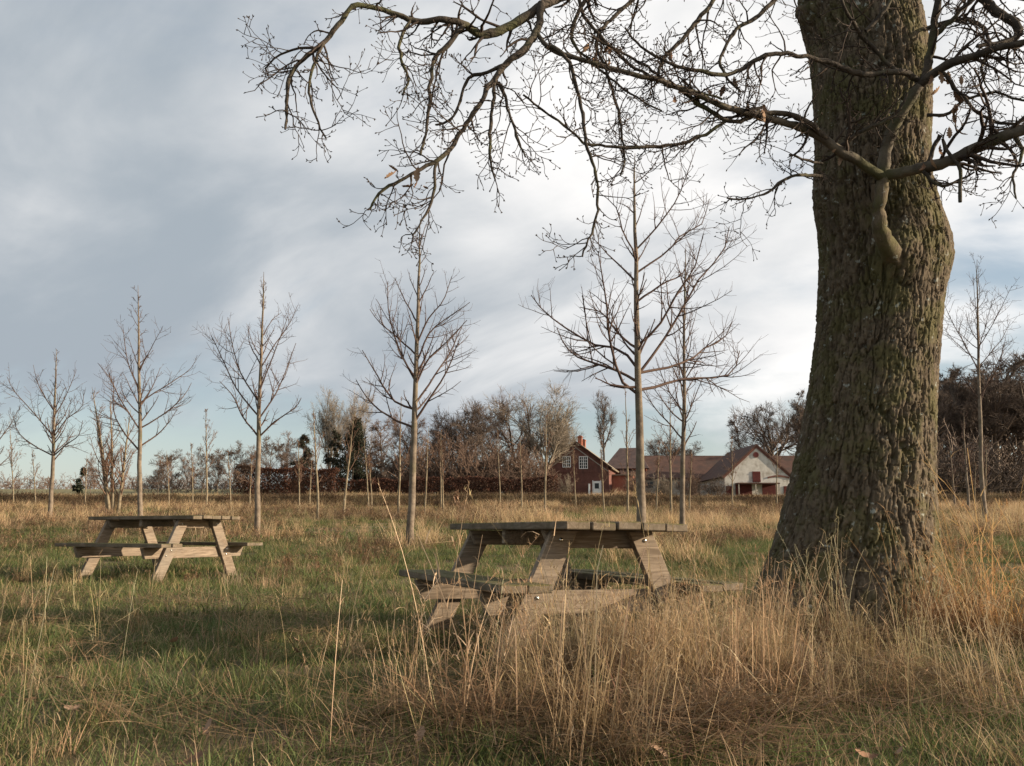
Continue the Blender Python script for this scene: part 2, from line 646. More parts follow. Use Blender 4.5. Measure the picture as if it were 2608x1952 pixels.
# ------------------------------------------------------------------ ground
def build_ground():
    ys = np.unique(np.r_[np.linspace(-6, 3, 10), np.linspace(3, 16, 105), np.linspace(16, 40, 80), np.linspace(40, 48, 50),
                         np.linspace(48, 160, 57), np.linspace(160, 400, 20), [600, 1000, 1800, 3000]])
    us = np.unique(np.r_[np.linspace(-1, -0.25, 30), np.linspace(-0.25, 0.25, 101), np.linspace(0.25, 1, 30)])
    Y, U = np.meshgrid(ys, us, indexing='ij')
    X = U * (np.maximum(Y, 0) * 3.2 + 26)
    Z = ground(X, Y)
    V = np.stack([X, Y, Z], -1).reshape(-1, 3)
    i = np.arange(len(ys) * len(us)).reshape(len(ys), len(us))
    F = np.stack([i[:-1, :-1], i[:-1, 1:], i[1:, 1:], i[1:, :-1]], -1).reshape(-1, 4)
    o = link_obj('ground', mesh_np('ground', V, F, [M['ground']]))
    tag(o, 'meadow ground rising to a low bank and a field beyond', kind='structure')


build_ground()


# ------------------------------------------------------------------ picnic tables
def build_table(x, y, z, yaw, tilt, L, Wt, B, label):
    t = empty('picnic_table', (x, y, z), 0, label, 'picnic table', 'picnic tables in the meadow')
    t.rotation_euler = (tilt[1], tilt[0], yaw)
    H, S, th = 0.74, 0.42, 0.042
    rr = random.Random(int(x * 100))
    n = 5
    gap = 0.011
    pw = (Wt - gap * (n - 1)) / n
    for i in range(n):
        y0 = -Wt / 2 + i * (pw + gap)
        e0, e1 = rr.uniform(-.008, .008), rr.uniform(-.008, .008)
        o = link_obj('top_plank', box_mesh('top_plank', -L / 2 + e0, L / 2 + e1, -pw / 2, pw / 2, -th, 0, M['wood_top'], 0.005), t,
                     (0, y0 + pw / 2, H + rr.uniform(-.003, .003)))
        o.rotation_euler = (rr.uniform(-.012, .012), rr.uniform(-.003, .003), rr.uniform(-.003, .003))
    sw = 0.135
    for s in (-1, 1):
        for i in range(2):
            yc = s * (B - sw / 2 - i * (sw + 0.012))
            o = link_obj('seat_plank', box_mesh('seat_plank', -L / 2, L / 2, -sw / 2, sw / 2, -th, 0, M['wood_top'], 0.005), t,
                         (rr.uniform(-.01, .01), yc, S + rr.uniform(-.003, .003)))
            o.rotation_euler = (rr.uniform(-.02, .02), 0, rr.uniform(-.003, .003))
    fx = L / 2 - 0.30
    lw, lt = 0.135, 0.045
    for e in (-1, 1):
        # top cross batten and seat beam, both with angled ends, on the inner face of the legs
        xo = e * (fx - lt / 2 - 0.024)
        zt = H - th - 0.004
        me = poly_prism('top_batten', [(-Wt / 2 + 0.02, zt), (Wt / 2 - 0.02, zt), (Wt / 2 - 0.065, zt - 0.095), (-Wt / 2 + 0.065, zt - 0.095)], -.0225, .0225, M['wood'])
        bevel(me, 0.004)
        link_obj('top_batten', me, t, (xo, 0, 0), (0, 0, math.radians(90)))
        zs = S - th - 0.004
        b2 = B - 0.01
        me = poly_prism('seat_beam', [(-b2, zs), (b2, zs), (b2 - 0.05, zs - 0.125), (-b2 + 0.05, zs - 0.125)], -.0225, .0225, M['wood'])
        bevel(me, 0.004)
        link_obj('seat_beam', me, t, (xo, 0, 0), (0, 0, math.radians(90)))
        for s in (-1, 1):
            yt, yb = s * 0.235, s * 0.60
            a = math.atan2(yb - yt, -zt)
            hw = lw / 2 / math.cos(a)
            me = poly_prism('leg', [(yt - hw, zt), (yt + hw, zt), (yb + hw, -0.06), (yb - hw, -0.06)], -lt / 2, lt / 2, M['wood'])
            bevel(me, 0.004)
            leg = link_obj('leg', me, t, (e * fx, 0, 0), (0, 0, math.radians(90)))
            # bolts with round heads on the outer face
            for (zb, k) in ((zs - 0.035, -.02), (zs - 0.095, .02), (zt - 0.05, 0)):
                f = (zt - zb) / zt
                yy = yt + (yb - yt) * f + k
                ang = np.linspace(0, 2 * math.pi, 10, endpoint=False)
                prof = [(0.0125, 0.0), (0.0115, 0.004), (0.007, 0.0075), (0.0005, 0.0085)]
                V = np.array([[r * math.cos(q), -(h) * e, r * math.sin(q)] for r, h in prof for q in ang])
                i = np.arange(40).reshape(4, 10)
                F = np.stack([i[:-1], np.roll(i[:-1], -1, 1), np.roll(i[1:], -1, 1), i[1:]], -1).reshape(-1, 4)
                # the leg's local frame: local x runs across the table, local y along -x of the table
                link_obj('bolt', mesh_np('bolt', V, F, [M['bolt']]), leg, (yy, -e * (lt / 2 - 0.0005), zb))
    for xm in (0.0,):
        me = box_mesh('top_cleat', -.0225, .0225, -Wt / 2 + .03, Wt / 2 - .03, H - th - 0.085, H - th - 0.004, M['wood'], 0.004)
        link_obj('top_cleat', me, t, (xm, 0, 0))
    return t


build_table(0.246, 5.436, 0.0, 1.970, (0.0, 0.015), 1.85, 0.73, 0.72,
            'mossy wooden picnic table half hidden by tall dry grass beside the big oak')
build_table(-4.31, 10.8, 0.126, 2.648, (0, 0), 1.86, 0.715, 0.775,
            'sunlit wooden picnic table standing clear on short grass at left')


# ------------------------------------------------------------------ farm buildings
def part(name, me, parent, loc=(0, 0, 0), rot=(0, 0, 0)):
    return link_obj(name, me, parent, loc, rot)


def gable_body(name, w2, depth, eave, apex, mat, base=-1.0):
    return poly_prism(name, [(-w2, base), (w2, base), (w2, eave), (0, apex), (-w2, eave)], 0, depth, mat)


def roof_slabs(parent, w2, depth, eave, apex, mat, over=0.35, th=0.14, front=0.25, names='roof'):
    sl = (apex - eave) / w2
    for s in (-1, 1):
        xo = s * (w2 + over)
        zo = eave - sl * over
        nx, nz = s * sl / math.hypot(1, sl), 1 / math.hypot(1, sl)
        pts = [(0, apex + 0.02), (xo, zo + 0.02), (xo + nx * th, zo + 0.02 + nz * th), (0, apex + 0.02 + th / nz)]
        part(names, poly_prism(names, pts, -front, depth + front, mat), parent)


def window(parent, x, z, w_, h_, y=-0.01, cols=2, rows=3):
    g = part('window', box_mesh('window', -w_ / 2, w_ / 2, -0.02, 0.03, 0, h_, M['glass']), parent, (x, y, z))
    fr = 0.085
    for nm, b in (('frame', (-w_ / 2 - fr, w_ / 2 + fr, -fr, 0)), ('frame', (-w_ / 2 - fr, w_ / 2 + fr, h_, h_ + fr)),
                  ('frame', (-w_ / 2 - fr, -w_ / 2, 0, h_)), ('frame', (w_ / 2, w_ / 2 + fr, 0, h_))):
        part(nm, box_mesh(nm, b[0], b[1], -0.07, 0.02, b[2], b[3], M['white_paint']), g)
    for i in range(1, cols):
        xx = -w_ / 2 + w_ * i / cols
        t_ = 0.05 if (cols == 4 and i == 2) or cols == 2 else 0.028
        part('glazing_bar', box_mesh('glazing_bar', xx - t_, xx + t_, -0.055, -0.022, 0, h_, M['white_paint']), g)
    for i in range(1, rows):
        zz = h_ * i / rows
        part('glazing_bar', box_mesh('glazing_bar', -w_ / 2, w_ / 2, -0.05, -0.021, zz - .024, zz + .024, M['white_paint']), g)
    return g


def chimney(parent, x, y, z0, z1, w_=0.52):
    c = part('chimney', box_mesh('chimney', -w_ / 2, w_ / 2, -w_ / 2, w_ / 2, 0, z1 - z0, M['clay_and_sunlit'], 0.02), parent, (x, y, z0))
    part('cap', box_mesh('cap', -w_ / 2 - .06, w_ / 2 + .06, -w_ / 2 - .06, w_ / 2 + .06, z1 - z0 - .22, z1 - z0 - .08, M['clay_and_sunlit'], 0.02), c)
    part('flue', box_mesh('flue', -w_ / 5, w_ / 5, -w_ / 5, w_ / 5, z1 - z0 + .002, z1 - z0 + .1, M['roof_dark'], 0.02), c)


# red brick farmhouse, its gable towards us
HD = 115.0
hx = (1469 - 1304) / 2232 * HD
hz = gz(hx, HD)
house = empty('farmhouse', (hx, HD, hz), math.radians(-13), 'red brick farmhouse with white windows and two chimneys', 'house')
hw, heave, hap, hdep = 4.35, 3.9, 7.15, 8.0
part('wall', gable_body('wall', hw, hdep, heave, hap, M['brick']), house)
roof_slabs(house, hw, hdep, heave, hap, M['roof_grey'], over=0.45, th=0.16, front=0.35)
sl = (hap - heave) / hw
for s in (-1, 1):     # pale verge boards under the roof edge
    pts = [(0, hap - 0.75), (s * (hw - .05), heave - 0.72), (s * (hw - .05), heave - .58), (0, hap - .61)]
    part('verge_band', poly_prism('verge_band', pts, -0.06, -0.004, M['old_wall']), house)
    pts = [(0, hap + .02), (s * (hw + .45), heave - sl * .45 + .02), (s * (hw + .45), heave - sl * .45 + .2), (0, hap + .24)]
    part('verge', poly_prism('verge', pts, -0.40, -0.352, M['roof_red']), house)
part('string_course', box_mesh('string_course', -hw, hw, -0.05, -0.003, 3.2, 3.32, M['brick']), house)
window(house, 1.0, 3.72, 1.0, 1.5, cols=4, rows=4)
window(house, -1.25, 3.95, 0.95, 1.3, cols=4, rows=3)
window(house, -3.3, 1.2, 0.8, 0.9)
d = part('door', box_mesh('door', -0.45, 0.45, -0.05, 0.02, 0, 1.98, M['white_paint'], 0.01), house, (2.75, -0.01, 0.02))
part('pane', box_mesh('pane', -0.28, 0.28, -0.075, -0.052, 1.0, 1.7, M['glass']), d)
part('door_frame', box_mesh('door_frame', -0.58, -0.47, -0.06, 0.03, 0, 2.08, M['white_paint']), d)
part('door_frame', box_mesh('door_frame', 0.47, 0.58, -0.06, 0.03, 0, 2.08, M['white_paint']), d)
part('handle', box_mesh('handle', 0.3, 0.4, -0.1, -0.052, 0.95, 0.99, M['metal']), d)
part('pillar', box_mesh('pillar', -0.11, 0.11, -0.3, -0.08, 0, 1.65, M['white_paint'], 0.01), house, (1.75, -0.02, 0))
chimney(house, 0.35, 1.6, hap - 0.25, hap + 1.05, 0.56)
chimney(house, 0.25, 5.6, hap - 0.25, hap + 0.95, 0.56)
an = part('antenna', box_mesh('antenna', -.025, .025, -.025, .025, -.6, 1.6, M['metal']), house, (0.2, 3.9, hap))
for zz, ww in ((1.5, .55), (1.3, .4), (1.1, .3)):
    part('antenna_rod', box_mesh('antenna_rod', -.02, ww, -.02, .02, zz, zz + .035, M['metal']), an)
# rear wing with a dark hipped roof
def hip_roof(name, x0, x1, y0, y1, z0, z1, inset, mat):
    V = [(x0, y0, z0), (x1, y0, z0), (x1, y1, z0), (x0, y1, z0), (x0 + inset, (y0 + y1) / 2 - .02, z1), (x1 - inset, (y0 + y1) / 2 - .02, z1),
         (x1 - inset, (y0 + y1) / 2 + .02, z1), (x0 + inset, (y0 + y1) / 2 + .02, z1)]
    return mesh_np(name, V, BOXF, [mat], smooth=False)


part('wing_wall', box_mesh('wing_wall', 2.9, 8.6, 9.0, 17.0, -1, 4.2, M['clay_and_sunlit']), house)  # sunlight on the wing's brick painted in as a lighter orange
part('wing_roof', hip_roof('wing_roof', 2.5, 9.0, 8.5, 17.5, 4.21, 7.5, 2.0, M['roof_dark']), house)
part('porch_wall', box_mesh('porch_wall', 4.36, 7.2, 3.4, 8.9, -1, 2.9, M['clay_and_sunlit']), house)  # same lighter brick: the sunlit look is in the colour
part('porch_roof', box_mesh('porch_roof', 4.36, 7.4, 3.1, 8.95, 2.905, 3.05, M['roof_grey']), house)

# long barn behind, gabled barn in front of it
BD = 121.0
bx0, bx1 = (1590 - 1304) / 2232 * BD, (2260 - 1304) / 2232 * BD
bz = gz((bx0 + bx1) / 2, BD)
barn = empty('long_barn', ((bx0 + bx1) / 2, BD, bz), 0, 'long low whitewashed barn with dull red tiled roof', 'barn')
bl = (bx1 - bx0) / 2
beave, bap, bdep = 2.6, 5.75, 8.0
me = poly_prism('wall', [(0, -1), (bdep, -1), (bdep, beave), (bdep / 2, bap), (0, beave)], -bl, bl, M['old_wall'])
part('wall', me, barn, (0, 0, 0), (0, 0, math.radians(90)))
barn_wall = barn.children[0]
barn_wall.location = (0, 0, 0)
# the prism is built with x as depth: turn it so that depth runs along +y
for s in (-1, 1):
    yc = bdep / 2
    sl2 = (bap - beave) / (bdep / 2)
    y_e = yc + s * (bdep / 2 + 0.35)
    z_e = beave - sl2 * 0.35
    V = [(-bl - .3, yc, bap + .02), (bl + .3, yc, bap + .02), (bl + .3, y_e, z_e + .02), (-bl - .3, y_e, z_e + .02),
         (-bl - .3, yc, bap + .24), (bl + .3, yc, bap + .24), (bl + .3, y_e, z_e + .22), (-bl - .3, y_e, z_e + .22)]
    part('roof', mesh_np('roof', V, BOXF, [M['roof_red']], smooth=False), barn)
for x in (-14.5, -10, -5.5, 1.5):
    part('barn_window', box_mesh('barn_window', -.5, .5, -.05, .05, 1.2, 2.0, M['glass']), barn, (x, -.01, 0))
for x in (-12.2, -3.0):
    part('barn_door', box_mesh('barn_door', -.8, .8, -.06, .05, 0, 2.1, M['red_paint']), barn, (x, -.01, 0))
part('vent', box_mesh('vent', -.09, .09, -.09, .09, 0, .7, M['metal']), barn, (-1.0, bdep / 2, bap + .2))

GD = 108.0
gx = (1936 - 1304) / 2232 * GD
gzz = gz(gx, GD)
gb = empty('gable_barn', (gx, GD, gzz), math.radians(2), 'white gabled barn with round window and red hatch', 'barn')
gw, geave, gap_, gdep = 4.15, 2.6, 6.35, 12.5
part('wall', gable_body('wall', gw, gdep, geave, gap_, M['white_wall']), gb)
roof_slabs(gb, gw, gdep, geave, gap_, M['roof_red'], over=0.3, th=0.16, front=0.2)
sg = (gap_ - geave) / gw
for s in (-1, 1):
    pts = [(0, gap_ - .28), (s * (gw + .2), geave - sg * .2 - .26), (s * (gw + .2), geave - sg * .2 + .02), (0, gap_ + .02)]
    part('verge', poly_prism('verge', pts, -0.1, -0.004, M['brick']), gb)
ang = np.linspace(0, 2 * math.pi, 20, endpoint=False)
part('round_window', poly_prism('round_window', [(.27 * math.cos(a), 5.2 + .27 * math.sin(a)) for a in ang], -.07, -.004, M['dark_glass']), gb, (-.1, 0, 0))
for k in range(20):
    a0, a1 = ang[k] , ang[k] + math.pi / 10
    pts = [(r * math.cos(a), 5.2 + r * math.sin(a)) for r, a in ((.275, a0), (.36, a0), (.36, a1), (.275, a1))]
    part('arch_brick', poly_prism('arch_brick', pts, -.09, -.005, M['brick']), gb, (-.1, 0, 0))
hatch = part('hatch', box_mesh('hatch', -.5, .5, -.07, 0.0, 0, 1.32, M['red_paint'], .01), gb, (-.15, -.004, 1.8))
part('hatch_board', box_mesh('hatch_board', -.5, .5, -.1, -.072, .15, .27, M['red_paint']), hatch)
part('hatch_board', box_mesh('hatch_board', -.5, .5, -.1, -.072, 1.05, 1.17, M['red_paint']), hatch)
cp = part('canopy', box_mesh('canopy', -2.9, 2.3, -1.4, -.004, 1.52, 1.66, M['roof_red']), gb)
for x in (-2.8, -0.7, 2.2):
    part('canopy_post', box_mesh('canopy_post', x - .06, x + .06, -1.35, -1.23, -.3, 1.515, M['old_wall']), cp)
part('sliding_door', box_mesh('sliding_door', -2.85, -.8, -.08, -.006, 0, 1.5, M['red_paint']), gb)
part('sliding_door', box_mesh('sliding_door', .5, 2.2, -.08, -.006, 0, 1.5, M['red_paint']), gb)
part('side_door', box_mesh('side_door', -4.05, -3.25, -.07, -.006, 0, 1.3, M['red_paint']), gb)
part('side_door', box_mesh('side_door', 3.2, 4.0, -.07, -.006, 0, 1.3, M['red_paint']), gb)
pts = [(1.25 + 2.7 * i / 10, 2.25 + .22 * math.sin(math.pi * i / 10)) for i in range(11)]
pts += [(x, z + .2) for x, z in reversed(pts)]
part('arch_trim', poly_prism('arch_trim', pts, -.09, -.005, M['brick']), gb)

# ------------------------------------------------------------------ bare background trees
def bare_tree(seed, style):
    """trunk mesh and crown mesh of a leafless tree 10 m high"""
    g = np.random.default_rng(seed)
    st = {'fan': dict(th=.62, n1=15, t0=.28, a1=34, l1=.62, up=.10, n2=9, n3=8, n4=4, rm=.012),
          'round': dict(th=.72, n1=17, t0=.25, a1=52, l1=.50, up=.06, n2=9, n3=8, n4=4, rm=.012),
          'birch': dict(th=.97, n1=38, t0=.16, a1=48, l1=.27, up=.10, n2=8, n3=7, n4=2, rm=.010),
          'ball': dict(th=.80, n1=13, t0=.50, a1=42, l1=.40, up=.10, n2=8, n3=7, n4=3, rm=.012),
          'wood': dict(th=.88, n1=18, t0=.36, a1=42, l1=.36, up=.12, n2=8, n3=7, n4=4, rm=.014),
          'small': dict(th=.75, n1=13, t0=.22, a1=48, l1=.46, up=.08, n2=8, n3=7, n4=3, rm=.020)}[style]
    K = 12
    T = grow(np.zeros((1, 3)) - [0, 0, .3], np.array([[g.normal(0, .04), g.normal(0, .04), 1]]), np.array([st['th'] * 10 + .3]), K, 0.05, .05, g)
    r0 = .30 if style != 'birch' else .13
    if style == 'small':
        r0 = .16
    TR = (r0 * np.linspace(1, .22, K) ** 1.1)[None]
    tb = Bag()
    tb.tubes(T, TR, 8)
    prof = (lambda t: 1.15 - .75 * t) if style in ('birch', 'wood') else (lambda t: 1.1 - .5 * t)
    c1, r1 = spawn(T, TR, st['n1'], st['t0'], .99, st['a1'], 10, g, lambda t, p: st['l1'] * 10 * prof(t), 8, st['up'], .10, .60, .035)
    cb = Bag()
    cb.tubes(c1, r1, 5)
    c2, r2 = spawn(c1, r1, st['n2'], .2, 1, 40, 12, g, lambda t, p: p * .42 * (1.15 - .5 * t), 6, .05, .13, .62, .018)
    cb.tubes(c2, r2, 4)
    c3, r3 = spawn(c2, r2, st['n3'], .2, 1, 38, 14, g, lambda t, p: p * .58 * (1.1 - .4 * t), 4, .05 if style != 'birch' else -.12, .16, .7, st['rm'] * 1.2)
    cb.tubes(c3, r3, 3)
    c4, r4 = spawn(c3, r3, st['n4'], .3, 1, 34, 14, g, lambda t, p: p * .85, 3, .04 if style != 'birch' else -.2, .15, .75, st['rm'])
    cb.tubes(c4, r4, 3)
    return tb, cb


def shrub(seed, n0=16, spread=42, rm=.012, dense=1.0):
    """crown mesh of a leafless shrub about 3 m high with many stems"""
    g = np.random.default_rng(seed)
    S = np.c_[g.normal(0, .28, (n0, 2)), np.full(n0, -.15)]
    a = np.radians(np.abs(g.normal(spread * .6, spread * .4, n0)))
    az = g.uniform(0, 2 * math.pi, n0)
    D = np.c_[np.sin(a) * np.cos(az), np.sin(a) * np.sin(az), np.cos(a)]
    P = grow(S, D, g.uniform(1.9, 3.1, n0), 8, .08, .09, g)
    R = (g.uniform(.018, .04, n0)[:, None]) * np.linspace(1, .3, 8)[None]
    b = Bag()
    b.tubes(P, R, 5)
    c2, r2 = spawn(P, R, int(11 * dense), .1, 1, 40, 14, g, lambda t, p: p * .36 * (1.2 - .6 * t), 5, .05, .13, .6, rm * 1.2)
    b.tubes(c2, r2, 3)
    c3, r3 = spawn(c2, r2, int(8 * dense), .15, 1, 40, 15, g, lambda t, p: p * .5, 4, .04, .15, .7, rm)
    b.tubes(c3, r3, 3)
    return b


TREE_STYLES = {}
for key, style, seed, tw in (('fan1', 'fan', 101, 'pale_twig'), ('fan2', 'fan', 102, 'pale_twig'), ('round1', 'round', 103, 'brown_twig'),
                             ('round2', 'round', 104, 'dark_twig'), ('birch1', 'birch', 105, 'brown_twig'), ('ball1', 'ball', 106, 'dark_twig'),
                             ('wood1', 'wood', 107, 'dark_twig'), ('wood2', 'wood', 108, 'dark_twig'), ('small1', 'small', 109, 'brown_twig'),
                             ('small2', 'small', 110, 'dark_twig')):
    tb, cb = bare_tree(seed, style)
    TREE_STYLES[key] = (tb.mesh('trunk', [M['far_bark']]), cb.mesh('crown', [M[tw]]), float(np.concatenate(cb.v)[:, 2].max()))
SHRUBS = {}
for key, seed, tw, dn in (('b1', 201, 'brown_twig', 1), ('b2', 202, 'brown_twig', 1), ('d1', 203, 'dark_twig', 1.1), ('p1', 204, 'pale_twig', 1)):
    sb = shrub(seed, dense=dn)
    SHRUBS[key] = (sb.mesh('crown', [M[tw]]), float(np.concatenate(sb.v)[:, 2].max()))


def place_tree(px, top, Y, key, label, group=None, wide=1.0, name='bare_tree', rot=None):
    x = (px - 1304) / 2232 * Y
    z0 = gz(x, Y)
    ztop = EYE + (1350 - top) / 2232 * Y
    tr, cr, hmax = TREE_STYLES[key]
    s = (ztop - z0) / hmax
    o = empty(name, (x, Y, z0), rng.uniform(0, 6.28) if rot is None else rot, label, 'tree', group)
    o.scale = (s * wide, s * wide, s)
    link_obj('trunk', tr, o)
    link_obj('crown', cr, o)
    return o


def place_shrub(px, top, Y, key, label, wide=1.0, group=None):
    x = (px - 1304) / 2232 * Y
    z0 = gz(x, Y)
    ztop = EYE + (1350 - top) / 2232 * Y
    cr, hmax = SHRUBS[key]
    s = (ztop - z0) / hmax
    o = link_obj('shrub', cr, None, (x, Y, z0), (0, 0, rng.uniform(0, 6.28)))
    o.scale = (s * wide, s * wide, s)
    return tag(o, label, 'shrub', group)


place_tree(1385, 962, 103, 'fan1', 'tall fan-crowned pale bare tree just left of the farmhouse', rot=0.6, wide=1.05)
place_tree(1310, 985, 108, 'round1', 'broad bare tree directly left of the tallest fan-crowned tree', wide=.95)
place_tree(1185, 1003, 110, 'round2', 'rounded bare tree above the hedge, midway between conifer and farmhouse')
place_tree(1240, 1040, 100, 'small2', 'small dark bare tree behind the middle of the hedge', wide=1.1)
place_tree(832, 968, 99, 'fan2', 'left one of two tall pale trees behind the conifer', wide=.62)
place_tree(905, 972, 101, 'fan1', 'right one of two tall pale trees behind the conifer', wide=.62, rot=2.5)
place_tree(1543, 985, 138, 'ball1', 'slender lone tree with ball crown behind the farmhouse roof', wide=.55)
place_tree(1884, 1045, 136, 'birch1', 'drooping birch above the barn roof beside the white gable', wide=1.0)
place_tree(1705, 1100, 140, 'round2', 'low bare tree showing above the long barn ridge', wide=1.1)
place_tree(1985, 1005, 132, 'round2', 'dark round tree behind the white gable, left of the oak trunk', wide=1.0, rot=1.0)
place_tree(2060, 985, 126, 'wood1', 'tall bare tree half hidden behind the oak trunk', wide=1.0)
place_tree(958, 1062, 97, 'birch1', 'reddish brown birch standing right of the conifer', wide=1.3, rot=0.3)
place_tree(1060, 1030, 112, 'round1', 'bare tree above the brush right of the reddish birch', wide=.9)
place_tree(1120, 1045, 106, 'small1', 'thin bare tree between birch and rounded tree', wide=.9)
place_tree(1445, 1040, 128, 'fan2', 'pale bare tree rising behind the farmhouse gable at left', wide=.8)
place_tree(1770, 1120, 142, 'small2', 'small bare tree above the barn ridge left of the birch', wide=1.0)
place_tree(222, 1150, 74, 'small1', 'small bare tree in the far field at left', wide=.75)

for i, (px, top, lab) in enumerate((
        (395, 1160, 'first low tree of the far hedgerow, nearest the leaning dark tree'),
        (432, 1140, 'second low tree of the far hedgerow at left'),
        (470, 1150, 'third low tree of the far hedgerow at left'),
        (508, 1135, 'fourth low tree of the far hedgerow, behind the young tree'),
        (548, 1142, 'fifth low tree of the far hedgerow at left'),
        (590, 1120, 'sixth low tree of the far hedgerow, left of the third row tree'),
        (628, 1130, 'seventh low tree of the far hedgerow at left'),
        (678, 1105, 'eighth low tree of the far hedgerow, right of the third row tree'),
        (722, 1092, 'rightmost low tree of the far hedgerow, next to the ivy'))):
    place_tree(px, top, 86 + (i % 3) * 4, ('small1', 'small2')[i % 2], lab, 'low trees of the far hedgerow', wide=rng.uniform(.95, 1.2))

for i, (px, top, Y, lab) in enumerate((
        (2385, 965, 66, 'woodland tree at the right edge of the oak trunk'),
        (2430, 930, 74, 'second woodland tree from the oak trunk'),
        (2472, 925, 66, 'third woodland tree from the oak trunk'),
        (2515, 900, 78, 'fourth woodland tree from the oak trunk, behind tall young tree'),
        (2550, 905, 66, 'fifth woodland tree from the oak trunk'),
        (2592, 893, 74, 'sixth woodland tree from the oak trunk, highest of the wood'),
        (2640, 915, 66, 'woodland tree cut by the right picture edge'),
        (2700, 905, 72, 'woodland tree just past the right picture edge'))):
    place_tree(px, top, Y, ('wood1', 'wood2')[i % 2], lab, 'dark trees of the wood at right', wide=1.25)

for i, (px, top, Y, lab) in enumerate((
        (2405, 985, 82, 'back-row woodland tree close to the oak trunk'),
        (2450, 950, 86, 'back-row woodland tree, second from the oak trunk'),
        (2498, 935, 84, 'back-row woodland tree left of the tall young tree'),
        (2535, 925, 88, 'back-row woodland tree right of the tall young tree'),
        (2575, 920, 84, 'back-row woodland tree near the right picture edge'),
        (2615, 915, 88, 'back-row woodland tree at the right picture edge'))):
    place_tree(px, top, Y, ('wood2', 'wood1')[i % 2], lab, 'dark trees of the wood at right', wide=1.5)

for i, (px, top, Y, key, wd, lab) in enumerate((
        (1085, 1110, 96, 'b1', 1.0, 'brown shrub behind the hedge right of the birch'),
        (1150, 1090, 97, 'b2', 1.1, 'tall brown shrub behind the left half of the hedge'),
        (1215, 1105, 95, 'b1', 1.1, 'brown shrub behind the centre of the hedge'),
        (1272, 1095, 98, 'd1', 1.1, 'dark shrub behind the right half of the hedge'),
        (1330, 1120, 96, 'b2', 1.2, 'wide brown shrub behind the hedge end'),
        (1388, 1165, 98, 'b1', 0.9, 'brown shrub between hedge and farmhouse'),
        (1442, 1205, 107, 'p1', 0.9, 'pale twiggy shrub against the farmhouse gable'),
        (1625, 1195, 106, 'b2', 1.3, 'brown shrub at the left end of the barn wall'),
        (1690, 1205, 105, 'p1', 1.3, 'pale shrub in front of the long barn wall'),
        (1760, 1198, 106, 'b1', 1.3, 'wide brown shrub in front of the long barn'),
        (1825, 1205, 104, 'd1', 1.2, 'dark shrub left of the white gable'),
        (740, 1195, 90, 'b1', 1.3, 'reddish shrub at the left end of the hedge'),
        (800, 1150, 92, 'd1', 1.0, 'dark shrub in front of the pale tall trees'),
        (1010, 1130, 95, 'd1', 1.0, 'dark shrub right of the reddish birch'))):
    place_shrub(px, top, Y, key, lab, wd)


# far thickets and woodland undergrowth: masses nobody could count
def thicket(name, spots, key_seed, mat, label, lowz=0.0):
    b = Bag()
    protos = [shrub(key_seed + k, n0=9, rm=.024, dense=.47) for k in range(3)]
    pv = [(np.concatenate(p.v), np.concatenate(p.f)) for p in protos]
    for i, (x, y, s, wd) in enumerate(spots):
        V, F = pv[i % 3]
        a = rng.uniform(0, 6.28)
        c, sn = math.cos(a), math.sin(a)
        W = np.stack([(V[:, 0] * c - V[:, 1] * sn) * s * wd, (V[:, 0] * sn + V[:, 1] * c) * s * wd, V[:, 2] * s], 1)
        b.add(W + [x, y, gz(x, y)], F)
    o = link_obj(name, b.mesh(name, [mat]))
    return tag(o, label, 'thicket', kind='stuff')


sp = [((px - 1304) / 2232 * Y, Y, s, 1.5) for px, Y, s in zip(np.linspace(-160, 640, 44), rng.uniform(158, 185, 44), rng.uniform(.75, 1.35, 44))]
thicket('far_thicket', sp, 310, M['brown_twig'], 'low brown thicket along the far left horizon')
sp = [((px - 1304) / 2232 * Y, Y, s, 1.2) for px, Y, s in zip(rng.uniform(2330, 2800, 64), rng.uniform(60, 84, 64), rng.uniform(1.0, 2.1, 64))]
thicket('undergrowth', sp, 320, M['dark_twig'], 'dark undergrowth filling the wood at right')
sp = [((px - 1304) / 2232 * Y, Y, s, 1.3) for px, Y, s in zip(np.linspace(340, 760, 24), rng.uniform(92, 106, 24), rng.uniform(.4, .8, 24))]
thicket('hedgerow_brush', sp, 330, M['dark_twig'], 'dark brush below the far hedgerow trees')
sp = [((px - 1304) / 2232 * Y, Y, s, 1.4) for px, Y, s in zip(rng.uniform(900, 1385, 44), rng.uniform(96, 112, 44), rng.uniform(.8, 1.7, 44))]
thicket('garden_brush', sp, 340, M['brown_twig'], 'brown brush filling the garden behind the hedge')


# leaf clouds: small quads, colours per leaf
def leaf_quads(bag, C, size, cols, g, up=0.3):
    n = len(C)
    d = nrm(g.normal(0, 1, (n, 3)) + [0, 0, -up])
    s = nrm(np.cross(d, g.normal(0, 1, (n, 3))))
    L = size * g.uniform(.6, 1.3, n)[:, None]
    V = np.stack([C - s * L * .28 + d * L * .4, C, C + s * L * .28 + d * L * .4, C + d * L], 1).reshape(-1, 3)
    F = np.arange(n * 4).reshape(n, 4)
    cc = np.asarray(cols)[g.integers(0, len(cols), n)] * g.uniform(.7, 1.25, (n, 1))
    c4 = np.repeat(np.c_[cc, np.ones(n)], 4, axis=0)
    bag.add(V, F, 0, c4)


BEECH = [(.095, .040, .025), (.075, .032, .021), (.125, .055, .033), (.055, .028, .02)]


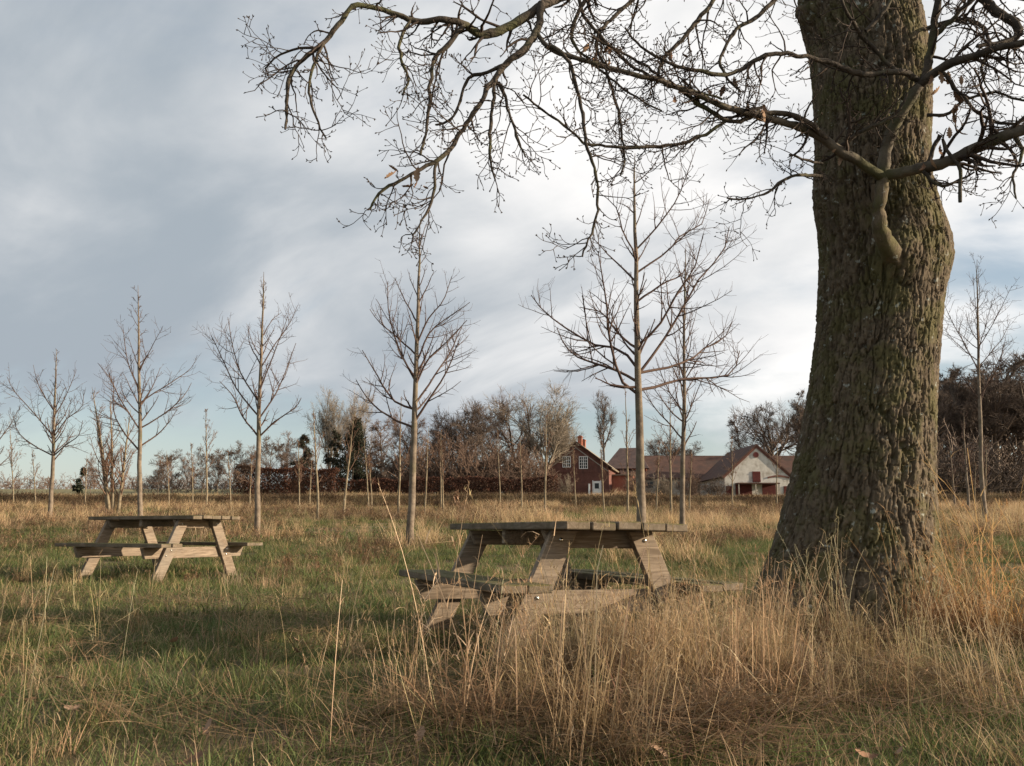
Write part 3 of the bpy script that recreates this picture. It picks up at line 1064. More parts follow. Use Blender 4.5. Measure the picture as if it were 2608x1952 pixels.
def hedge(px0, px1, Y, top0, top1, n, label, thick=1.3):
    x0, x1 = (px0 - 1304) / 2232 * Y, (px1 - 1304) / 2232 * Y
    hroot = empty('beech_hedge', ((x0 + x1) / 2, Y, gz((x0 + x1) / 2, Y)), 0, label, 'hedge')
    g = np.random.default_rng(int(px0))
    u = g.uniform(0, 1, n)
    X = x0 + (x1 - x0) * u
    ztop = EYE + (1350 - (top0 + (top1 - top0) * u)) / 2232 * Y + (n2(X, X * 0, .9, 9) - .5) * .9
    zb = ground(X, np.full(n, Y))
    # leaves mostly near the clipped faces
    f = g.uniform(0, 1, n)
    yy = np.where(f < .6, -thick / 2 + np.abs(g.normal(0, .12, n)), g.uniform(-thick / 2, thick / 2, n))
    v = np.where(f > .8, 1 - np.abs(g.normal(0, .05, n)), g.uniform(.02, 1, n))
    Z = zb + (ztop - zb) * v
    C = np.stack([X, Y + yy + (n2(X, Z, 1.2, 4) - .5) * .5, Z], 1)
    b = Bag()
    leaf_quads(b, C, .17, BEECH, g)
    lo = hroot.location
    fo = link_obj('foliage', b.mesh('foliage', [M['leafcol']], smooth=False), hroot)
    fo.matrix_parent_inverse = Matrix.Translation(-Vector(lo))
    ns = int(abs(x1 - x0) * 5)
    S = np.stack([g.uniform(min(x0, x1), max(x0, x1), ns), Y + g.normal(0, .25, ns), np.zeros(ns)], 1)
    S[:, 2] = ground(S[:, 0], S[:, 1])
    P = grow(S, np.c_[g.normal(0, .25, (ns, 2)), np.ones(ns)], g.uniform(1.2, 2.0, ns), 5, .02, .1, g)
    sb = Bag()
    sb.tubes(P, np.full((ns, 1), .022) * np.linspace(1, .4, 5)[None], 4)
    so = link_obj('stems', sb.mesh('stems', [M['dark_twig']]), hroot)
    so.matrix_parent_inverse = Matrix.Translation(-Vector(lo))


hedge(600, 855, 87, 1186, 1196, 15000, 'tall dark red beech hedge left of the conifer', 2.2)
hedge(850, 1420, 90, 1222, 1218, 22000, 'long clipped russet beech hedge left of the farmhouse', 1.6)


def conifer(px, top, Y, wpx, label, cols, n=9000, lean=0.0, name='conifer_tree', shape=.75):
    x = (px - 1304) / 2232 * Y
    z0 = gz(x, Y)
    H = EYE + (1350 - top) / 2232 * Y - z0
    W = wpx / 2232 * Y / 2
    o = empty(name, (x, Y, z0), 0, label, 'tree')
    g = np.random.default_rng(int(px))
    tb = Bag()
    T = grow(np.array([[0, 0, -.2]]), np.array([[lean, 0, 1.0]]), np.array([H * .97]), 10, 0, .02, g)
    tb.tubes(T, (.03 * H * np.linspace(1, .1, 10) / 2)[None], 6)
    link_obj('trunk', tb.mesh('trunk', [M['far_bark']]), o)
    b = Bag()
    nb = max(24, n // 110)
    t = np.sort(g.uniform(.06, .98, nb))
    az = g.uniform(0, 6.28, nb)
    rad = W * (1 - t ** 1.6) ** shape * g.uniform(.72, 1.15, nb)
    base = np.stack([np.interp(t, np.linspace(0, 1, 10), T[0, :, i]) for i in range(3)], 1)
    m = n // nb
    C = []
    for k in range(nb):
        f = g.uniform(.1, 1, m) ** .6
        e = np.array([math.cos(az[k]), math.sin(az[k]), 0])
        p = base[k] + e * (rad[k] * f)[:, None] + np.array([0, 0, 1]) * (H * .04 * (1 - f) - .16 * rad[k] * f ** 2)[:, None]
        C.append(p + g.normal(0, .05 + .05 * W, (m, 3)))
    leaf_quads(b, np.concatenate(C), .20, cols, g, up=.2)
    link_obj('crown', b.mesh('crown', [M['leafcol']], smooth=False), o)
    return o


GREEN = [(.022, .030, .016), (.032, .038, .020), (.045, .040, .024), (.018, .024, .014)]
RUST = [(.065, .042, .027), (.045, .038, .025), (.085, .052, .033)]
conifer(892, 1058, 94, 128, 'dark green conifer rising above the hedge', GREEN + [(.05, .036, .024)], 17000, shape=.85)
conifer(766, 1100, 91, 78, 'rusty ivy-clad evergreen left of the conifer', RUST + GREEN, 6000, shape=.5)
conifer(838, 1085, 96, 60, 'slim dark evergreen between ivy-clad tree and conifer', GREEN + RUST, 5000, shape=.5)
conifer(1428, 1106, 124, 22, 'tiny spruce top beside the farmhouse roof', GREEN, 1500)
conifer(186, 1186, 73, 26, 'small dark leaning evergreen in the far left field', GREEN, 1500, lean=.22)

PINK = [(.26, .16, .10), (.20, .11, .07), (.30, .20, .13)]
conifer(1160, 1243, 41.0, 13, 'tiny sapling with withered pinkish leaves right of the bushy-topped one', PINK, 50, name='leafy_sapling', shape=1.6)


# ------------------------------------------------------------------ young planted trees
def young_tree(px, base_py, top_py, label, seed, Y=None, lean_top=0.0, fb=.36, width=.30, nl=26, r0=None, traced=None,
               mats=('ybark', 'ytwig'), name='young_tree', group='young trees planted in rows', stems=1, ang=48, tw=1.0, droop=.09):
    g = np.random.default_rng(seed)
    Y = Y or depth_of_base(base_py)
    x = (px - 1304) / 2232 * Y
    z0 = gz(x, Y)
    top = at(px + lean_top, top_py, Y)
    H = top[2] - z0
    o = empty(name, (x, Y, z0), 0, label, 'tree', group)
    r0 = r0 or (.0115 * H + .008)
    K = 16
    t = np.linspace(0, 1, K)
    tb, cb = Bag(), Bag()
    lats, lrs = [], []
    for sidx in range(stems):
        ox = 0 if stems == 1 else (sidx - (stems - 1) / 2) * .16 + g.normal(0, .03)
        hs = H * (1 if sidx == 0 else g.uniform(.75, .95))
        wob = np.cumsum(g.normal(0, .0032 * H, (K, 2)), axis=0)
        wob -= wob[0]
        wob *= (1 - t[:, None] * .5)
        ln = (top[0] - x) if stems == 1 else (top[0] - x) + ox * 3
        T = np.stack([ox + ln * t ** 1.2 + wob[:, 0] * .7, wob[:, 1], -.1 + (hs + .1) * t], 1)[None]
        TR = (r0 * np.maximum(1 - t, 0) ** .75 + .004)[None]
        TR[0, 0] *= 1.18
        tb.tubes(T, TR, 9)
        if traced:
            for pts in traced:
                p = np.array([at2(a, b_, Y) for a, b_ in pts]) - [x, Y, z0]
                dxm = p[-1, 0] - p[0, 0]
                off = g.uniform(-.8, .8) * abs(dxm)
                s = np.linalg.norm(p - p[0], axis=1)
                p[:, 1] += off * s / s[-1]
                p[0, 0] = np.interp(p[0, 2], T[0, :, 2], T[0, :, 0])
                p[0, 1] = np.interp(p[0, 2], T[0, :, 2], T[0, :, 1])
                q = resample(np.c_[p, np.zeros(len(p))], 9)[:, :3]
                q[1:] += np.cumsum(g.normal(0, .006, (8, 3)), axis=0)
                lats.append(q)
                fz = p[0, 2] / H
                lrs.append(max(.004, r0 * .38 * (1.3 - fz)) * np.linspace(1, .30, 9))
        nn = max(6, int(nl * g.uniform(.7, 1.0)))
        th = np.sort(fb + (.97 - fb) * g.uniform(0, 1, nn) ** 1.05)
        az = np.arange(nn) * 2.4 + g.uniform(0, .9, nn) + sidx
        S = np.stack([np.interp(th, t, T[0, :, i]) for i in range(3)], 1)
        a = np.radians(g.normal(ang, 7, nn) - 12 * th)
        D = np.stack([np.sin(a) * np.cos(az), np.sin(a) * np.sin(az), np.cos(a)], 1)
        rel = (th - fb) / (1 - fb)
        Ls = width * H * (1.12 - .98 * rel) * (.72 + .28 * np.minimum(rel * 6, 1)) * g.uniform(.38, 1.2, nn)
        C = grow(S, D, Ls, 9, droop, .07, g)
        rr = np.maximum(.0035, np.interp(th, t, TR[0]) * .42)
        for k in range(nn):
            lats.append(C[k])
            lrs.append(rr[k] * np.linspace(1, .32, 9))
    P = np.array(lats)
    R = np.array(lrs)
    cb.tubes(P, R, 5)
    near = Y < 22
    rmin = max(.0030, .00019 * Y) * tw
    plen = np.sum(np.linalg.norm(np.diff(P, axis=1), axis=2), axis=1)
    n2c = np.maximum(4, (plen * 6.2).astype(int))
    c2, r2 = spawn(P, R, n2c, .22, .97, 45, 12, g, lambda t_, p: np.clip(p * .38 * (1.2 - .7 * t_), .08, .8), 5, .10, .10, .62, rmin * 1.15)
    cb.tubes(c2, r2, 4)
    # short spurs on everything
    c3, r3 = spawn(P, R, np.maximum(3, (plen * 9).astype(int)), .1, 1.0, 62, 14, g, lambda t_, p: np.full(len(t_), .055), 3, .05, .10, .4, rmin)
    cb.tubes(c3, r3, 3)
    p2 = np.sum(np.linalg.norm(np.diff(c2, axis=1), axis=2), axis=1)
    c4, r4 = spawn(c2, r2, np.maximum(1, (p2 * 9).astype(int)), .15, 1.0, 52, 14, g, lambda t_, p: np.clip(p * .35, .04, .22), 3, .06, .10, .7, rmin)
    cb.tubes(c4, r4, 3)
    link_obj('trunk', tb.mesh('trunk', [M[mats[0]]]), o)
    link_obj('crown', cb.mesh('crown', [M[mats[1]]]), o)
    return o


def z4(pts):      # tracing made on an enlarged view -> 2212-wide coordinates
    return [((1200 + .3925 * a) / 1.17902, (350 + .3925 * b) / 1.17902) for a, b in pts]


T1 = [z4(p) for p in (
    [(1095, 1505), (970, 1365), (800, 1320), (520, 1110), (390, 945)],
    [(1095, 1590), (1020, 1540), (940, 1490), (710, 1390), (620, 1300), (570, 1170)],
    [(1095, 1670), (980, 1590), (930, 1450), (885, 1260), (880, 1080), (820, 780)],
    [(1095, 1370), (1000, 1300), (900, 1150), (850, 1070), (720, 1020)],
    [(1098, 940), (1000, 850), (890, 730), (800, 610)],
    [(1095, 870), (1060, 750), (990, 640), (940, 480), (830, 390)],
    [(1095, 1620), (980, 1620), (870, 1610), (785, 1580)],
    [(1090, 500), (1020, 430), (960, 380)],
    [(1095, 1540), (1240, 1340), (1400, 1090), (1530, 870), (1680, 710), (1730, 520)],
    [(1095, 1640), (1200, 1610), (1380, 1540), (1660, 1490), (1790, 1430), (1850, 1270)],
    [(1095, 1530), (1300, 1470), (1480, 1390), (1600, 1290), (1720, 1230), (1800, 1100)],
    [(1098, 1350), (1200, 1240), (1330, 1010), (1420, 880), (1470, 670)],
    [(1098, 1070), (1250, 930), (1390, 850), (1470, 720)],
    [(1098, 880), (1280, 720), (1400, 580), (1520, 510), (1590, 310)],
    [(1098, 730), (1220, 570), (1330, 420), (1390, 270), (1440, 140)],
    [(1090, 300), (1160, 220), (1220, 120)])]
T2 = [[(883, 925), (850, 905), (800, 870), (765, 820)], [(885, 885), (850, 865), (808, 800), (775, 745)], [(890, 825), (865, 760), (840, 680), (835, 600)],
      [(893, 770), (850, 720), (815, 690), (790, 655)], [(895, 700), (870, 640), (850, 595)], [(885, 912), (930, 860), (970, 800), (998, 735)],
      [(890, 875), (930, 820), (965, 760), (992, 690)], [(893, 835), (925, 780), (960, 745), (1010, 700)], [(895, 785), (930, 720), (980, 680), (1018, 655)],
      [(897, 745), (930, 690), (960, 660), (980, 610)], [(900, 660), (925, 625), (940, 590)], [(903, 540), (892, 505), (880, 490)], [(903, 530), (918, 500), (930, 470)]]
T3 = [[(554, 945), (520, 900), (490, 850), (452, 812)], [(554, 900), (510, 840), (470, 760), (450, 720)], [(554, 870), (520, 810), (497, 740), (485, 680)],
      [(555, 790), (535, 740), (528, 700)], [(556, 945), (600, 910), (640, 885), (655, 862)], [(556, 905), (590, 860), (615, 800), (634, 740)],
      [(556, 845), (590, 790), (615, 745), (638, 700)], [(556, 795), (590, 740), (615, 700), (634, 645)], [(557, 730), (580, 690), (600, 668)]]
T4 = [[(300, 975), (255, 930), (225, 880), (213, 800)], [(300, 930), (265, 870), (240, 820), (215, 785)], [(300, 850), (275, 780), (262, 700)],
      [(300, 965), (340, 930), (365, 880)], [(300, 925), (350, 890), (385, 850), (398, 820)], [(301, 870), (345, 830), (385, 795), (398, 770)], [(302, 800), (335, 760), (370, 715)]]
T5 = [[(108, 985), (70, 960), (40, 930), (30, 890)], [(109, 945), (75, 890), (45, 850), (35, 820)], [(112, 890), (90, 840), (78, 790)],
      [(108, 985), (150, 965), (190, 945), (205, 915)], [(110, 945), (150, 910), (190, 885), (200, 850)], [(113, 900), (145, 850), (165, 800)]]

young_tree(1631, 1372, 392, 'tallest young tree with wide crown behind the near picnic table', 1, Y=13.0, lean_top=-14, traced=T1, nl=20, fb=.42, width=.18, r0=.074)
young_tree(1045, 1390, 560, 'straight young tree left of the near picnic table', 2, Y=16.0, lean_top=22, traced=T2, nl=24, fb=.40, width=.15, r0=.070)
young_tree(655, 1377, 692, 'young tree right of the sunlit picnic table', 3, Y=18.5, lean_top=17, traced=T3, nl=26, fb=.40, width=.17, r0=.062)
young_tree(354, 1350, 727, 'young tree rising behind the sunlit picnic table', 4, Y=21.0, lean_top=0, traced=T4, nl=28, fb=.36, width=.17, r0=.060)
young_tree(124, 1337, 890, 'young tree left of the sunlit picnic table', 5, Y=24.0, lean_top=22, traced=T5, nl=30, fb=.36, width=.20, r0=.062)
young_tree(-22, 1325, 940, 'young tree cut off by the left picture edge', 6, Y=27.0, fb=.34, width=.30, nl=28)
young_tree(1737, 1335, 625, 'second tall young tree, right behind the tallest one', 7, Y=18.5, lean_top=18, fb=.30, width=.22, nl=44, r0=.058, tw=.9)
young_tree(2512, 1335, 660, 'tall thin young tree in front of the wood at right', 8, Y=23.0, lean_top=-15, fb=.42, width=.33, nl=26, r0=.062)
young_tree(2472, 1312, 1045, 'young tree left of the tall thin one at the wood', 9, lean_top=-15, fb=.35, width=.28, nl=24)
young_tree(2438, 1308, 1120, 'crooked little tree close to the oak trunk at right', 10, lean_top=-20, fb=.2, width=.34, nl=16)
young_tree(2512, 1296, 1130, 'thin sapling behind the tall thin tree at the wood', 11, mats=('sbark', 'stwig'), fb=.35, width=.25, nl=18)
young_tree(2486, 1300, 1180, 'short stem just right of the young tree at the wood', 12, mats=('sbark', 'stwig'), fb=.45, width=.25, nl=10)
young_tree(283, 1312, 985, 'bushy many-stemmed tree clump behind the sunlit picnic table', 13, Y=31, fb=.16, width=.30, nl=34, stems=4, mats=('sbark', 'stwig'),
           name='tree_clump', group=None, ang=40)
SAP = [(30, 1288, 1075, 'thin young tree with pruned crown near the left edge', .36), (86, 1292, 1150, 'small sapling between the two leftmost young trees', .4),
       (212, 1290, 1160, 'faint sapling left of the tree clump', .4), (428, 1298, 1148, 'sapling behind the near end of the sunlit table', .42),
       (487, 1295, 1130, 'sapling just left of the medium tree behind the table', .4), (523, 1307, 1042, 'medium young tree above the right end of the sunlit table', .42),
       (586, 1300, 1150, 'sapling right of the medium tree behind the table', .42), (634, 1298, 1160, 'slight sapling just left of the third row tree', .42),
       (760, 1306, 1120, 'sapling in front of the ivy-clad evergreen', .38), (786, 1300, 1150, 'forked sapling left of the pale straight one', .45),
       (808, 1326, 1040, 'pale straight young tree in front of the slim evergreen', .34), (873, 1318, 1040, 'leaning young tree in front of the conifer', .4),
       (938, 1306, 1120, 'sapling right of the conifer', .42), (946, 1300, 1160, 'thin sapling leaning on its neighbour right of the conifer', .45),
       (1013, 1322, 1010, 'dark young tree close left of the straight young tree', .32), (1081, 1322, 1085, 'slim sapling close right of the straight young tree', .38),
       (1121, 1306, 1095, 'bushy-topped sapling right of the slim one', .42), (1128, 1309, 1140, 'twin stem beside the bushy-topped sapling', .45),
       (1276, 1297, 1090, 'sapling in front of the hedge above the table end', .45), (1329, 1309, 1112, 'vase-shaped sapling above the near picnic table', .5),
       (1388, 1316, 1060, 'white-stemmed young tree left of the farmhouse', .40), (1468, 1299, 1140, 'sapling in front of the farmhouse gable', .42),
       (1540, 1312, 1120, 'slim sapling in front of the farmhouse door side', .40), (1601, 1318, 985, 'slender young tree just left of the tallest trunk', .25),
       (1711, 1326, 1010, 'young tree with upswept crown right of the tallest trunk', .42), (1756, 1318, 1150, 'forked bent sapling right of the second tall tree', .5),
       (1868, 1305, 1110, 'sapling at the left corner of the white gable', .40), (1981, 1297, 1100, 'sapling at the right corner of the white gable', .40),
       (1672, 1308, 1130, 'faint sapling between the tallest and the second tree', .40)]
for i, (px, b, t_, lab, fbv) in enumerate(SAP):
    young_tree(px, b, t_, lab, 40 + i, lean_top=rng.uniform(-12, 12) + (28 if 'leaning young' in lab else 0), fb=fbv, width=rng.uniform(.22, .30), nl=int(rng.integers(16, 24)),
               mats=('sbark', 'stwig'), name='sapling', group='saplings in the back rows', r0=.03 if t_ > 1060 else .04, ang=40)

# ------------------------------------------------------------------ the big oak
OY = 6.0
OAK_ROWS = [(-420, 1745, 1985), (-200, 1735, 1985), (0, 1728, 1974), (60, 1738, 1985), (100, 1754, 1995), (200, 1764, 2003), (300, 1769, 2001), (370, 1764, 1998),
            (430, 1762, 2012), (500, 1774, 2036), (560, 1777, 2038), (650, 1772, 2029), (750, 1764, 2020), (850, 1750, 2012), (950, 1730, 2008),
            (1050, 1706, 2006), (1100, 1692, 2006), (1150, 1680, 2010), (1200, 1662, 2016), (1250, 1640, 2024), (1290, 1622, 2034), (1330, 1604, 2046), (1420, 1575, 2065)]
oz, ocx, orad = [], [], []
for r, l, rt in OAK_ROWS:
    pl, pr = at2(l, r, OY), at2(rt, r, OY)
    oz.append((pl[2] + pr[2]) / 2)
    ocx.append((pl[0] + pr[0]) / 2)
    orad.append((pr[0] - pl[0]) / 2 * .985)
oz, ocx, orad = map(np.array, (oz[::-1], ocx[::-1], orad[::-1]))
oak_base = (float(np.interp(.22, oz, ocx)), OY, gz(float(np.interp(.22, oz, ocx)), OY))
oak = empty('oak_tree', oak_base, 0, 'massive old oak with furrowed mossy bark at right', 'tree')
OB = np.array(oak_base)


def build_trunk():
    nth = 340
    zs = np.unique(np.r_[np.arange(-.05, 5.2, .0068), np.linspace(5.2, 8.2, 60)])
    cx = np.interp(zs, oz, ocx)
    rd = np.interp(zs, oz, orad)
    ker = np.ones(41) / 41
    pad = lambda a: np.convolve(np.r_[np.full(20, a[0]), a, np.full(20, a[-1])], ker, 'valid')
    cx, rd = pad(cx), pad(rd)
    rd = rd * np.where(zs > 5.6, 1 - .06 * (zs - 5.6), 1)
    th = np.r_[np.linspace(-math.pi * 1.10, math.pi * .10, 300), np.linspace(math.pi * .10, math.pi * .90, 42)[1:-1]]   # finer on the side in view
    Z, TH = np.meshgrid(zs, th, indexing='ij')
    C, RD = np.meshgrid(cx, th, indexing='ij')[0], np.meshgrid(rd, th, indexing='ij')[0]
    ux, uy = np.cos(TH), np.sin(TH)
    # swellings: root buttresses, branch collar, burr at right
    base = np.exp(-np.clip(Z - .05, 0, 9) / .28)
    RD = RD * (1 + base * (.10 * np.cos(5 * TH + .8) + .05 * np.cos(3 * TH)))
    big = vnoise(np.stack([ux * 1.6, uy * 1.6, Z * 1.1], -1), 3) - .5
    RD = RD * (1 + .07 * big)
    colz, colth = at2(1925, 545, 5.6)[2], -math.pi / 2 - .18
    RD = RD + .10 * np.exp(-(((Z - colz) / .16) ** 2 + ((np.angle(np.exp(1j * (TH - colth)))) / .38) ** 2))
    kz = at2(2030, 560, 6)[2]
    RD = RD + .04 * np.exp(-(((Z - kz) / .20) ** 2 + ((np.angle(np.exp(1j * (TH + .25)))) / .6) ** 2))
    sz = at2(1740, 40, 6)[2]
    RD = RD + .09 * np.exp(-(((Z - sz) / .10) ** 2 + ((np.angle(np.exp(1j * (TH - math.pi * 1.05)))) / .22) ** 2))
    # bark: interlacing upright furrows, plates broken across by finer cracks
    def nz(k, m, sd, wx=0):
        return vnoise(np.stack([ux * k + wx, uy * k + wx, Z * m], -1), sd)
    warp = 1.1 * (nz(5, 3.0, 11) - .5) + .5 * (nz(14, 8, 12) - .5)
    f1 = np.abs(.66 * nz(9.0, 2.4, 41, warp) + .22 * nz(19, 7.5, 42) + .12 * nz(41, 18, 47) - .5)
    f2 = np.abs(.64 * nz(15.0, 4.6, 43, -warp) + .24 * nz(31, 14, 44) + .12 * nz(60, 30, 48) - .5)
    f3 = np.abs(.64 * nz(8.5, 13.0, 45, warp) + .36 * nz(24, 33, 46) - .5)
    e1 = sstep(f1, .005, .040)
    e2 = sstep(f2, .004, .036)
    e3 = sstep(f3, .003, .030)
    fine = nz(38, 22, 21) - .5
    fine2 = nz(80, 55, 22) - .5
    ridge = np.minimum(f1, .10) * .06 + np.minimum(f2, .07) * .03
    disp = .030 * (e1 - 1) + .018 * (e2 - 1) * (.3 + .7 * e1) + .012 * (e3 - 1) * e1 * e2 + ridge + .010 * fine + .008 * fine2 - .004
    R_ = RD + disp
    V = np.stack([C + R_ * ux, OY + R_ * uy * 1.0, Z], -1).reshape(-1, 3) - OB
    i = np.arange(len(zs) * nth).reshape(len(zs), nth)
    F = np.stack([i[:-1], np.roll(i[:-1], -1, 1), np.roll(i[1:], -1, 1), i[1:]], -1).reshape(-1, 4)
    link_obj('trunk', mesh_np('trunk', V, F, [M['bark']]), oak)


build_trunk()

